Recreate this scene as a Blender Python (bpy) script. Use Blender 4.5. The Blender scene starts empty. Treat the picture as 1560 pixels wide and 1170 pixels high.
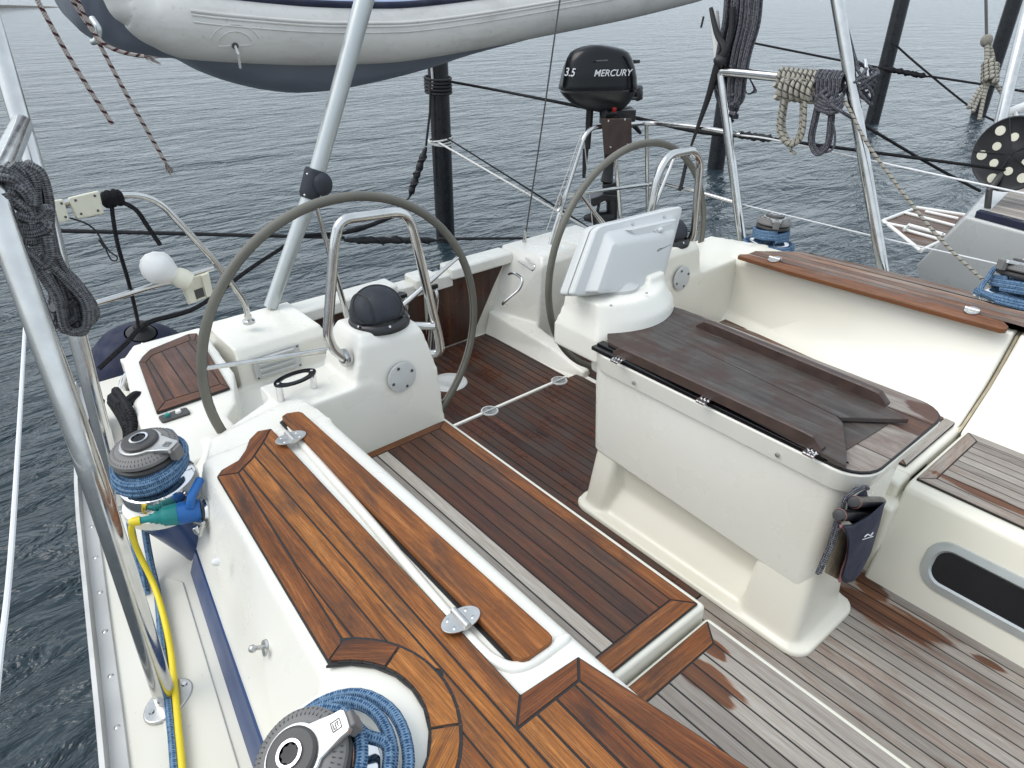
import bpy, bmesh, math, random
from mathutils import Vector, Matrix
random.seed(7)
scene = bpy.context.scene
COL = scene.collection
R = math.radians
# ---------------------------------------------------------------- camera survey
# boat axes: x to port, y aft, z up, origin on the cockpit sole below the camera
F_PX, PITCH, YAW, EYE = 1060.0, R(30), R(40), Vector((0, 0, 2.05))
_h = Vector((math.sin(YAW), math.cos(YAW), 0)); _r = Vector((math.cos(YAW), -math.sin(YAW), 0)); _z = Vector((0, 0, 1))
_f = math.cos(PITCH) * _h - math.sin(PITCH) * _z; _u = math.sin(PITCH) * _h + math.cos(PITCH) * _z
def ray(px, py): return _f + (px - 780) / F_PX * _r - (py - 585) / F_PX * _u
def at(px, py, z):
    r = ray(px, py); return EYE + r * ((z - EYE.z) / r.z)
def aty(px, py, y):
    r = ray(px, py); return EYE + r * (y / r.y)
def atx(px, py, x):
    r = ray(px, py); return EYE + r * (x / r.x)
def atd(px, py, d): return EYE + ray(px, py) * d
def atp(px, py, p0, n):
    r = ray(px, py); p0 = Vector(p0); n = Vector(n); return EYE + r * ((p0 - EYE).dot(n) / r.dot(n))
def atl(pts, z): return [at(x, y, z) for x, y in pts]
def xy(pts, z): return [tuple(at(x, y, z)[:2]) for x, y in pts]

# ---------------------------------------------------------------- mesh builder
class MB:
    def __init__(s): s.v = []; s.f = []; s.uv = []; s.mi = []; s.tone = []
    def face(s, idx, uv=None, mi=0, tone=(0.5, 0, 0)):
        s.f.append(tuple(idx)); s.uv.append(uv); s.mi.append(mi); s.tone.append(tone)
    def add(s, vs):
        b = len(s.v); s.v += [Vector(p) for p in vs]; return b
    def box(s, c, size, rot=None, mi=0):
        c = Vector(c); hx, hy, hz = [q / 2 for q in size]
        M = rot if rot is not None else Matrix.Identity(3)
        b = s.add([c + M @ Vector((sx * hx, sy * hy, sz * hz)) for sx in (-1, 1) for sy in (-1, 1) for sz in (-1, 1)])
        for q in ((0, 1, 3, 2), (4, 6, 7, 5), (0, 4, 5, 1), (2, 3, 7, 6), (0, 2, 6, 4), (1, 5, 7, 3)):
            s.face([b + k for k in q], mi=mi)
        return s
    def prism(s, poly, z0, z1, mi=0, tone=(0.5, 0, 0), ang=None, top=None, rnd=None):
        # poly in the xy plane; z0, z1 heights; top = other outline for the upper face
        if area(poly) < 0:
            poly = poly[::-1]
            if top is not None: top = top[::-1]
        t = top if top is not None else poly
        n = len(poly)
        b = s.add([(p[0], p[1], z0) for p in poly]); b2 = s.add([(p[0], p[1], z1) for p in t])
        def uvf(ps):
            if ang is None: return None
            c, sn = math.cos(ang), math.sin(ang); o = rnd if rnd is not None else random.random() * 30
            return [((p[0] * c + p[1] * sn) + o, (-p[0] * sn + p[1] * c) + o * 0.37) for p in ps]
        u = uvf(t)
        s.face([b2 + i for i in range(n)], u, mi, tone)
        ub = uvf(poly)
        s.face([b + i for i in range(n)][::-1], ub[::-1] if ub else None, mi, tone)
        for i in range(n):
            j = (i + 1) % n
            s.face([b + i, b + j, b2 + j, b2 + i], [ub[i], ub[j], u[j], u[i]] if u else None, mi, tone)
        return s
    def quad(s, a, b, c, d, mi=0):
        k = s.add([a, b, c, d]); s.face([k, k + 1, k + 2, k + 3], mi=mi); return s
    def tube(s, path, r, n=10, closed=False, caps=True, mi=0, squash=None):
        path = [Vector(p) for p in path]; m = len(path)
        rr = r if isinstance(r, (list, tuple)) else [r] * m
        T = []
        for i in range(m):
            if closed: d = path[(i + 1) % m] - path[i - 1]
            else: d = path[min(i + 1, m - 1)] - path[max(i - 1, 0)]
            T.append(d.normalized() if d.length > 1e-9 else Vector((0, 0, 1)))
        ref = Vector((0, 0, 1)) if abs(T[0].z) < 0.9 else Vector((1, 0, 0))
        N = (ref - T[0] * ref.dot(T[0])).normalized()
        L = (len(s.v) * 0.6180339) % 3.7; base = []; Ls = []
        for i in range(m):
            if i: L += (path[i] - path[i - 1]).length
            N = (N - T[i] * N.dot(T[i])).normalized(); B = T[i].cross(N)
            Ls.append(L)
            base.append(s.add([path[i] + (N * math.cos(2 * math.pi * k / n) + B * math.sin(2 * math.pi * k / n)) * rr[i] for k in range(n)]))
        rng = range(m) if closed else range(m - 1)
        for i in rng:
            j = (i + 1) % m; l1 = Ls[j] if j else Ls[i] + (path[0] - path[i]).length
            for k in range(n):
                k2 = (k + 1) % n
                s.face([base[i] + k, base[i] + k2, base[j] + k2, base[j] + k],
                       [(Ls[i], k / n), (Ls[i], (k + 1) / n), (l1, (k + 1) / n), (l1, k / n)], mi)
        if caps and not closed:
            s.face([base[0] + k for k in range(n)][::-1], [(0, 0)] * n, mi); s.face([base[-1] + k for k in range(n)], [(0, 0)] * n, mi)
        return s
    def lathe(s, prof, o, axis=(0, 0, 1), n=32, mi=0, mis=None, ref=None):
        # prof: list of (radius, height along axis)
        o = Vector(o); A = Vector(axis).normalized()
        rf = Vector(ref) if ref is not None else (Vector((1, 0, 0)) if abs(A.x) < 0.9 else Vector((0, 1, 0)))
        X = (rf - A * rf.dot(A)).normalized(); Y = A.cross(X)
        rings = []
        for r, h in prof:
            if r < 1e-5: rings.append([s.add([o + A * h])])
            else:
                b = s.add([o + A * h + (X * math.cos(2 * math.pi * k / n) + Y * math.sin(2 * math.pi * k / n)) * r for k in range(n)])
                rings.append([b + k for k in range(n)])
        for i in range(len(rings) - 1):
            a, b = rings[i], rings[i + 1]; q = mis[i] if mis else mi
            for k in range(n):
                k2 = (k + 1) % n
                if len(a) == 1 and len(b) == 1: continue
                if len(a) == 1: s.face([a[0], b[k2], b[k]][::-1], mi=q)
                elif len(b) == 1: s.face([a[k], a[k2], b[0]], mi=q)
                else: s.face([a[k], a[k2], b[k2], b[k]], [(k / n, prof[i][1]), ((k + 1) / n, prof[i][1]), ((k + 1) / n, prof[i + 1][1]), (k / n, prof[i + 1][1])], q)
        return s
    def loft(s, rings, closed=True, caps=True, mi=0):
        bs = [s.add(r) for r in rings]; n = len(rings[0])
        for i in range(len(rings) - 1):
            for k in range(n if closed else n - 1):
                k2 = (k + 1) % n
                s.face([bs[i] + k, bs[i] + k2, bs[i + 1] + k2, bs[i + 1] + k], mi=mi)
        if caps and closed:
            s.face([bs[0] + k for k in range(n)][::-1], mi=mi); s.face([bs[-1] + k for k in range(n)], mi=mi)
        return s
    def ball(s, c, rad, nu=20, nv=12, mi=0, rot=None, zmin=-1.0):
        c = Vector(c); rx, ry, rz = rad if isinstance(rad, (list, tuple)) else (rad,) * 3
        M = rot if rot is not None else Matrix.Identity(3)
        rings = []
        for i in range(nv + 1):
            ph = -math.pi / 2 + math.pi * i / nv; z = max(math.sin(ph), zmin); q = max(math.cos(ph), 1e-4)
            rings.append([c + M @ Vector((rx * q * math.cos(2 * math.pi * k / nu), ry * q * math.sin(2 * math.pi * k / nu), rz * z)) for k in range(nu)])
        return s.loft(rings, mi=mi)
def area(p): return 0.5 * sum(p[i][0] * p[(i + 1) % len(p)][1] - p[(i + 1) % len(p)][0] * p[i][1] for i in range(len(p)))
def mesh_from(name, mb, mats, off=Vector((0, 0, 0)), smooth=40):
    me = bpy.data.meshes.new(name)
    me.from_pydata([tuple(v - off) for v in mb.v], [], mb.f)
    for m in mats: me.materials.append(m)
    me.uv_layers.new(name='UVMap'); me.color_attributes.new('tone', 'FLOAT_COLOR', 'CORNER')
    uvl = me.uv_layers['UVMap']; ca = me.color_attributes['tone']
    for p in me.polygons:
        p.material_index = mb.mi[p.index]; p.use_smooth = True
        u = mb.uv[p.index]; t = mb.tone[p.index]
        for q, li in enumerate(p.loop_indices):
            if u: uvl.data[li].uv = u[q]
            ca.data[li].color = (t[0], t[1], t[2], 1)
    bm = bmesh.new(); bm.from_mesh(me); bmesh.ops.recalc_face_normals(bm, faces=bm.faces); bm.to_mesh(me); bm.free()
    me.set_sharp_from_angle(angle=R(smooth))
    return me
BASE = {}
def obj(name, mb, mats, parent=None, smooth=40, bevel=0, seg=2, remesh=0, smooth_it=0):
    if not isinstance(mats, (list, tuple)): mats = [mats]
    if parent is not None: off = BASE[parent.name]
    else:
        n = max(1, len(mb.v)); off = sum(mb.v, Vector((0, 0, 0))) / n; off.z = min(v.z for v in mb.v)
    o = bpy.data.objects.new(name, mesh_from(name, mb, mats, off, smooth)); COL.objects.link(o)
    BASE[o.name] = off
    if parent is not None: o.parent = parent
    else: o.location = off
    if remesh:
        m = o.modifiers.new('remesh', 'REMESH'); m.mode = 'VOXEL'; m.voxel_size = remesh; m.use_smooth_shade = True
        if smooth_it:
            m = o.modifiers.new('soft', 'SMOOTH'); m.factor = 0.5; m.iterations = smooth_it
    if bevel:
        m = o.modifiers.new('bevel', 'BEVEL'); m.width = bevel; m.segments = seg; m.limit_method = 'ANGLE'; m.angle_limit = R(32); m.harden_normals = True
    return o
def tag(o, label, cat, group=None, kind=None):
    o['label'] = label; o['category'] = cat
    if group: o['group'] = group
    if kind: o['kind'] = kind
    return o
def thing(name, loc, label, cat, group=None):
    o = bpy.data.objects.new(name, None); COL.objects.link(o); o.location = loc; o.empty_display_size = 0.05
    BASE[o.name] = Vector(loc); return tag(o, label, cat, group)
def spline(pts, n=8, closed=False):
    P = [Vector(p) for p in pts]; m = len(P); out = []
    for i in range(m if closed else m - 1):
        if closed: a, b, c, d = P[i - 1], P[i], P[(i + 1) % m], P[(i + 2) % m]
        else: a, b, c, d = P[max(i - 1, 0)], P[i], P[i + 1], P[min(i + 2, m - 1)]
        for k in range(n):
            t = k / n
            out.append(0.5 * ((2 * b) + (c - a) * t + (2 * a - 5 * b + 4 * c - d) * t * t + (3 * b - a - 3 * c + d) * t ** 3))
    if not closed: out.append(P[-1])
    return out
def bent(pts, rad, n=6):
    # polyline with rounded corners (bent metal tube)
    P = [Vector(p) for p in pts]; rad = rad if isinstance(rad, (list, tuple)) else [rad] * len(P)
    out = [P[0]]
    for i in range(1, len(P) - 1):
        a = (P[i - 1] - P[i]); b = (P[i + 1] - P[i]); q = min(rad[i], a.length * 0.48, b.length * 0.48)
        s, e = P[i] + a.normalized() * q, P[i] + b.normalized() * q
        for k in range(n + 1):
            t = k / n; out.append(s * (1 - t) ** 2 + P[i] * 2 * t * (1 - t) + e * t * t)
    out.append(P[-1]); return out
def sag(a, b, d, n=14):
    a, b = Vector(a), Vector(b); return [a.lerp(b, t / n) - Vector((0, 0, d * 4 * (t / n) * (1 - t / n))) for t in range(n + 1)]
def rrect(x0, y0, x1, y1, r, n=5):
    out = []
    for cx, cy, a0 in ((x1 - r, y1 - r, 0), (x0 + r, y1 - r, 90), (x0 + r, y0 + r, 180), (x1 - r, y0 + r, 270)):
        for k in range(n + 1):
            a = R(a0 + 90 * k / n); out.append((cx + r * math.cos(a), cy + r * math.sin(a)))
    return out
def clip(poly, n, d):   # keep points with n.p <= d
    out = []
    for i in range(len(poly)):
        a, b = poly[i], poly[(i + 1) % len(poly)]
        da, db = n[0] * a[0] + n[1] * a[1] - d, n[0] * b[0] + n[1] * b[1] - d
        if da <= 0: out.append(a)
        if da * db < 0:
            t = da / (da - db); out.append((a[0] + (b[0] - a[0]) * t, a[1] + (b[1] - a[1]) * t))
    return out
# ---------------------------------------------------------------- materials
class NT:
    def __init__(s, name):
        s.m = bpy.data.materials.new(name); s.m.use_nodes = True; s.t = s.m.node_tree; s.t.nodes.clear()
        s.out = s.n('ShaderNodeOutputMaterial'); s.p = s.n('ShaderNodeBsdfPrincipled'); s.l(s.p.outputs[0], s.out.inputs[0])
    def n(s, t, **k):
        o = s.t.nodes.new(t)
        for a, b in k.items(): setattr(o, a, b)
        return o
    def l(s, a, b): s.t.links.new(a, b)
    def put(s, sock, v):
        if isinstance(v, (int, float)): sock.default_value = v
        elif isinstance(v, (tuple, list)): sock.default_value = v if len(v) != 3 or sock.type == 'VECTOR' else (*v, 1)
        else: s.l(v, sock)
    def set(s, **k):
        for a, b in k.items(): s.put(s.p.inputs[a.replace('_', ' ')], b)
        return s
    def coord(s, which='Object', scale=(1, 1, 1), rot=(0, 0, 0)):
        if which == 'Position': c = s.n('ShaderNodeNewGeometry').outputs['Position']
        elif which == 'UV': c = s.n('ShaderNodeUVMap', uv_map='UVMap').outputs[0]
        else: c = s.n('ShaderNodeTexCoord').outputs[which]
        mp = s.n('ShaderNodeMapping'); mp.inputs['Scale'].default_value = scale; mp.inputs['Rotation'].default_value = rot; s.l(c, mp.inputs[0])
        return mp.outputs[0]
    def noise(s, vec, scale=5, detail=4, rough=0.5, dist=0):
        q = s.n('ShaderNodeTexNoise'); s.l(vec, q.inputs['Vector']); q.inputs['Scale'].default_value = scale
        q.inputs['Detail'].default_value = detail; q.inputs['Roughness'].default_value = rough; q.inputs['Distortion'].default_value = dist
        return q.outputs['Fac']
    def ramp(s, fac, stops, interp='LINEAR'):
        q = s.n('ShaderNodeValToRGB'); s.l(fac, q.inputs[0]); q.color_ramp.interpolation = interp
        e = q.color_ramp.elements
        while len(e) < len(stops): e.new(0.5)
        for el, (p, c) in zip(e, stops):
            el.position = p; el.color = (*c, 1) if isinstance(c, (tuple, list)) else (c, c, c, 1)
        return q.outputs[0]
    def mix(s, fac, a, b, mode='MIX'):
        q = s.n('ShaderNodeMix', data_type='RGBA', blend_type=mode)
        s.put(q.inputs[0], fac); s.put(q.inputs[6], a); s.put(q.inputs[7], b); return q.outputs[2]
    def math(s, op, a, b=0.0, clamp=False):
        q = s.n('ShaderNodeMath', operation=op, use_clamp=clamp); s.put(q.inputs[0], a); s.put(q.inputs[1], b); return q.outputs[0]
    def bump(s, h, strength=0.2, dist=0.01, prev=None):
        q = s.n('ShaderNodeBump'); q.inputs['Strength'].default_value = strength; q.inputs['Distance'].default_value = dist; s.l(h, q.inputs['Height'])
        if prev is not None: s.l(prev, q.inputs['Normal'])
        return q.outputs[0]
def plain(name, col, rough=0.5, metal=0.0, bump=0.0, bscale=80, var=0.12, vscale=7, **kw):
    t = NT(name); c = t.coord('Object')
    n = t.noise(c, vscale, 5)
    a = tuple(x * (1 - var) for x in col); b = tuple(min(1, x * (1 + var)) for x in col)
    t.set(Base_Color=t.ramp(n, [(0.3, a), (0.7, b)]), Roughness=rough, Metallic=metal, **kw)
    if rough > 0.05: t.set(Roughness=t.ramp(t.noise(c, vscale * 2, 3), [(0.3, rough * 0.8), (0.7, min(1, rough * 1.25))]))
    if bump: t.set(Normal=t.bump(t.noise(c, bscale, 3), bump, 0.004))
    return t.m
def gelcoat(name, col, dirt=0.35, drops=True, rough=0.3):
    t = NT(name); c = t.coord('Position')
    n1 = t.noise(c, 1.3, 2, 0.5); n2 = t.noise(c, 38, 6, 0.65)
    base = t.mix(t.ramp(n1, [(0.35, 0.0), (0.75, 1.0)]), col, (col[0] * 0.93, col[1] * 0.92, col[2] * 0.87))
    speck = t.ramp(n2, [(0.66, 0.0), (0.78, 1.0)])
    base = t.mix(t.math('MULTIPLY', speck, dirt), base, (0.35, 0.32, 0.27))
    v = t.n('ShaderNodeTexVoronoi'); v.inputs['Scale'].default_value = 42; t.l(c, v.inputs['Vector'])
    sp2 = t.ramp(v.outputs['Distance'], [(0.05, 1.0), (0.075, 0.0)])
    rnd = t.ramp(t.noise(c, 9, 2), [(0.58, 0.0), (0.85, 1.0)])
    base = t.mix(t.math('MULTIPLY', t.math('MULTIPLY', sp2, rnd), dirt * 1.0), base, (0.16, 0.13, 0.1))
    t.set(Base_Color=base, Roughness=t.ramp(t.noise(c, 6, 4), [(0.3, rough * 0.75), (0.7, rough * 1.3)]), Specular_IOR_Level=0.5, Coat_Weight=0.25, Coat_Roughness=0.15)
    nb = t.bump(t.noise(c, 5, 3), 0.05, 0.02)
    if drops:
        w = t.n('ShaderNodeTexVoronoi'); w.inputs['Scale'].default_value = 110; t.l(c, w.inputs['Vector'])
        d = t.ramp(w.outputs['Distance'], [(0.12, 1.0), (0.3, 0.0)])
        d = t.math('MULTIPLY', d, t.ramp(t.noise(c, 14, 3), [(0.5, 0.0), (0.65, 1.0)]))
        nb = t.bump(d, 0.35, 0.0015, nb)
    t.set(Normal=nb)
    return t.m
def teak_mat():
    t = NT('teak'); uv = t.coord('UV'); pos = t.coord('Position')
    a = t.n('ShaderNodeVertexColor', layer_name='tone'); sp = t.n('ShaderNodeSeparateColor'); t.l(a.outputs[0], sp.inputs[0])
    rnd, grey, dark = sp.outputs[0], sp.outputs[1], sp.outputs[2]
    def sc(x, y):
        mp = t.n('ShaderNodeMapping'); mp.inputs['Scale'].default_value = (x, y, 1); t.l(uv, mp.inputs[0]); return mp.outputs[0]
    fine = t.noise(sc(9, 420), 1, 5, 0.65); mid = t.noise(sc(2.2, 55), 1, 5, 0.6, 0.6); pores = t.noise(sc(45, 900), 1, 3, 0.6)
    blot = t.noise(pos, 5.5, 5, 0.62); blot2 = t.noise(sc(2.5, 11), 1, 6, 0.65, 0.8)
    c = t.ramp(mid, [(0.28, (0.150, 0.056, 0.023)), (0.5, (0.300, 0.118, 0.047)), (0.72, (0.45, 0.205, 0.092))])
    c = t.mix(t.ramp(fine, [(0.36, 0.85), (0.58, 0.0)]), c, (0.070, 0.028, 0.014))
    c = t.mix(t.math('MULTIPLY', t.ramp(t.math('ADD', pores, t.math('MULTIPLY', t.math('SUBTRACT', blot, 0.5), 0.5)), [(0.54, 0.0), (0.66, 1.0)]), 0.5), c, (0.045, 0.022, 0.014))
    # dark worn and algae stained streaks
    c = t.mix(t.math('MULTIPLY', t.ramp(blot2, [(0.48, 0.0), (0.68, 1.0)]), 0.80), c, (0.034, 0.020, 0.016))
    dk = t.mix(t.ramp(mid, [(0.3, 0.0), (0.7, 1.0)]), (0.019, 0.011, 0.010), (0.105, 0.044, 0.030))
    dk = t.mix(t.ramp(blot, [(0.42, 0.0), (0.62, 0.75)]), dk, (0.050, 0.042, 0.038))
    c = t.mix(dark, c, dk)
    gr = t.ramp(fine, [(0.3, (0.180, 0.160, 0.140)), (0.5, (0.335, 0.308, 0.276)), (0.7, (0.46, 0.436, 0.402))])
    gr = t.mix(t.ramp(mid, [(0.35, 0.5), (0.6, 0.0)]), gr, (0.205, 0.170, 0.145))
    gr = t.mix(t.ramp(blot, [(0.45, 0.0), (0.7, 0.5)]), gr, (0.255, 0.225, 0.20))
    # wet patches with outlines of their own (centre x, y, half length, half width, turn)
    wet = None
    for cx, cy, lx, ly, an in WET:
        mp = t.n('ShaderNodeMapping', vector_type='TEXTURE'); mp.inputs['Location'].default_value = (cx, cy, 0)
        mp.inputs['Rotation'].default_value = (0, 0, an); mp.inputs['Scale'].default_value = (lx, ly, 1000)
        nz = t.n('ShaderNodeTexNoise'); nz.inputs['Scale'].default_value = 9; nz.inputs['Detail'].default_value = 4; t.l(sc(3.0, 19), nz.inputs['Vector'])
        t.l(t.n('ShaderNodeNewGeometry').outputs['Position'], mp.inputs[0])
        ln = t.n('ShaderNodeVectorMath', operation='LENGTH'); t.l(mp.outputs[0], ln.inputs[0])
        nz.inputs['Scale'].default_value = 1.0
        q = t.ramp(t.math('ADD', ln.outputs['Value'], t.math('MULTIPLY', t.math('SUBTRACT', nz.outputs['Fac'], 0.5), 1.7)), [(0.62, 1.0), (1.12, 0.0)])
        wet = q if wet is None else t.math('MAXIMUM', wet, q)
    gf = t.math('MULTIPLY', grey, t.math('SUBTRACT', 1.0, t.math('MULTIPLY', wet, 0.95)), True)
    patch = t.ramp(t.math('ADD', gf, t.math('MULTIPLY', t.math('SUBTRACT', blot2, 0.5), 0.9)), [(0.36, 0.0), (0.70, 1.0)])
    patch = t.math('MULTIPLY', patch, t.ramp(gf, [(0.02, 0.0), (0.1, 1.0)]))
    wc = t.ramp(mid, [(0.3, (0.055, 0.027, 0.018)), (0.7, (0.150, 0.070, 0.042))])
    c = t.mix(t.math('MULTIPLY', wet, t.math('MULTIPLY', grey, 0.95)), c, wc)
    c = t.mix(patch, c, gr)
    br = t.n('ShaderNodeHueSaturation'); t.l(c, br.inputs['Color']); t.put(br.inputs['Value'], t.math('ADD', t.math('MULTIPLY', rnd, 0.75), 0.62))
    t.put(br.inputs['Hue'], t.math('ADD', t.math('MULTIPLY', rnd, 0.012), 0.494)); t.put(br.inputs['Saturation'], 1.13)
    t.set(Base_Color=br.outputs[0], Specular_IOR_Level=0.4)
    rg = t.mix(dark, t.ramp(blot, [(0.3, 0.42), (0.7, 0.62)]), t.ramp(blot, [(0.35, 0.22), (0.65, 0.5)]))
    rg = t.mix(patch, rg, (0.7, 0.7, 0.7))
    t.put(t.p.inputs['Roughness'], rg)
    t.set(Normal=t.bump(t.math('ADD', fine, t.math('MULTIPLY', pores, 0.5)), 0.35, 0.0012))
    return t.m
def steel_mat(name='stainless_steel', rough=0.13, col=(0.62, 0.62, 0.61)):
    t = NT(name); c = t.coord('Object')
    n = t.noise(c, 16, 5)
    t.set(Base_Color=t.ramp(n, [(0.35, tuple(x * 0.86 for x in col)), (0.65, col)]), Metallic=1.0, Roughness=t.ramp(t.noise(c, 30, 4), [(0.35, rough * 0.7), (0.7, rough * 1.9)]))
    t.set(Normal=t.bump(t.noise(c, 120, 2), 0.04, 0.001))
    return t.m
def rope_mat(name, base, fleck, k=420, amount=0.5, tw=2, seedsc=1.0):
    # braided rope: u runs along the rope (m), v round it
    t = NT(name); uv = t.n('ShaderNodeUVMap', uv_map='UVMap').outputs[0]
    sx = t.n('ShaderNodeSeparateXYZ'); t.l(uv, sx.inputs[0]); u, v = sx.outputs[0], sx.outputs[1]
    a = t.math('ADD', t.math('MULTIPLY', u, k), t.math('MULTIPLY', v, 6.2832 * tw)); b = t.math('SUBTRACT', t.math('MULTIPLY', u, k), t.math('MULTIPLY', v, 6.2832 * tw))
    br = t.math('MULTIPLY', t.math('SINE', a), t.math('SINE', b))
    nz = t.noise(t.coord('UV', (k * 0.22 * seedsc, 4, 1)), 1, 3)
    f = t.ramp(t.math('ADD', t.math('MULTIPLY', br, 0.35), nz), [(0.62 - amount * 0.35, 0.0), (0.70 - amount * 0.3, 1.0)])
    col = t.mix(f, base, fleck)
    col = t.mix(t.ramp(br, [(0.0, 0.0), (1.0, 0.35)]), col, tuple(x * 0.45 for x in base))
    t.set(Base_Color=col, Roughness=0.85, Normal=t.bump(br, 0.7, 0.003), Specular_IOR_Level=0.2)
    return t.m
def tracer_mat(name, base, fleck, k=180, tw=1, width=0.55):
    # light rope with one dark spiral tracer
    t = NT(name); uv = t.n('ShaderNodeUVMap', uv_map='UVMap').outputs[0]
    sx = t.n('ShaderNodeSeparateXYZ'); t.l(uv, sx.inputs[0]); u, v = sx.outputs[0], sx.outputs[1]
    a = t.math('SINE', t.math('ADD', t.math('MULTIPLY', u, k), t.math('MULTIPLY', v, 6.2832 * tw)))
    b = t.math('SINE', t.math('SUBTRACT', t.math('MULTIPLY', u, k * 5), t.math('MULTIPLY', v, 6.2832 * 2)))
    f = t.ramp(a, [(width, 0.0), (width + 0.15, 1.0)])
    col = t.mix(f, base, fleck); col = t.mix(t.ramp(b, [(0.0, 0.0), (1.0, 0.3)]), col, tuple(x * 0.5 for x in base))
    t.set(Base_Color=col, Roughness=0.85, Normal=t.bump(b, 0.6, 0.002), Specular_IOR_Level=0.2)
    return t.m
def hypalon():
    t = NT('white_hypalon'); c = t.coord('Position'); a = t.noise(t.coord('Position', (2.0, 2.0, 7.0)), 1.6, 6, 0.65, 0.4); b = t.noise(c, 26, 5, 0.7)
    col = t.mix(t.ramp(a, [(0.48, 0.0), (0.72, 0.55)]), (0.62, 0.61, 0.585), (0.40, 0.385, 0.35)); col = t.mix(t.ramp(b, [(0.60, 0.0), (0.76, 0.55)]), col, (0.26, 0.25, 0.23))
    t.set(Base_Color=col, Roughness=0.55, Normal=t.bump(t.noise(c, 5, 3), 0.12, 0.03)); return t.m
def tabwood():
    t = NT('weathered_table_wood'); uv = t.coord('UV', (3, 40, 1)); pos = t.coord('Position')
    g = t.noise(uv, 1, 5, 0.6, 0.5); b = t.noise(pos, 6, 5, 0.6)
    c = t.ramp(g, [(0.3, (0.034, 0.029, 0.026)), (0.55, (0.070, 0.061, 0.055)), (0.75, (0.115, 0.104, 0.095))])
    c = t.mix(t.ramp(b, [(0.42, 0.0), (0.62, 0.7)]), c, (0.062, 0.034, 0.027)); c = t.mix(t.ramp(t.noise(pos, 11, 4), [(0.55, 0.0), (0.72, 0.5)]), c, (0.088, 0.085, 0.075))
    t.set(Base_Color=c, Roughness=t.ramp(b, [(0.35, 0.38), (0.65, 0.65)]), Specular_IOR_Level=0.35, Normal=t.bump(g, 0.3, 0.002)); return t.m
WET = [(2.24, 0.50, 0.27, 0.075, R(97)), (2.30, 0.17, 0.07, 0.02, R(95)), (1.20, 0.61, 0.12, 0.055, R(92)), (1.30, 0.66, 0.06, 0.03, R(90)), (2.33, 0.60, 0.10, 0.06, R(60)), (2.62, 0.42, 0.20, 0.03, R(90))]
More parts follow.
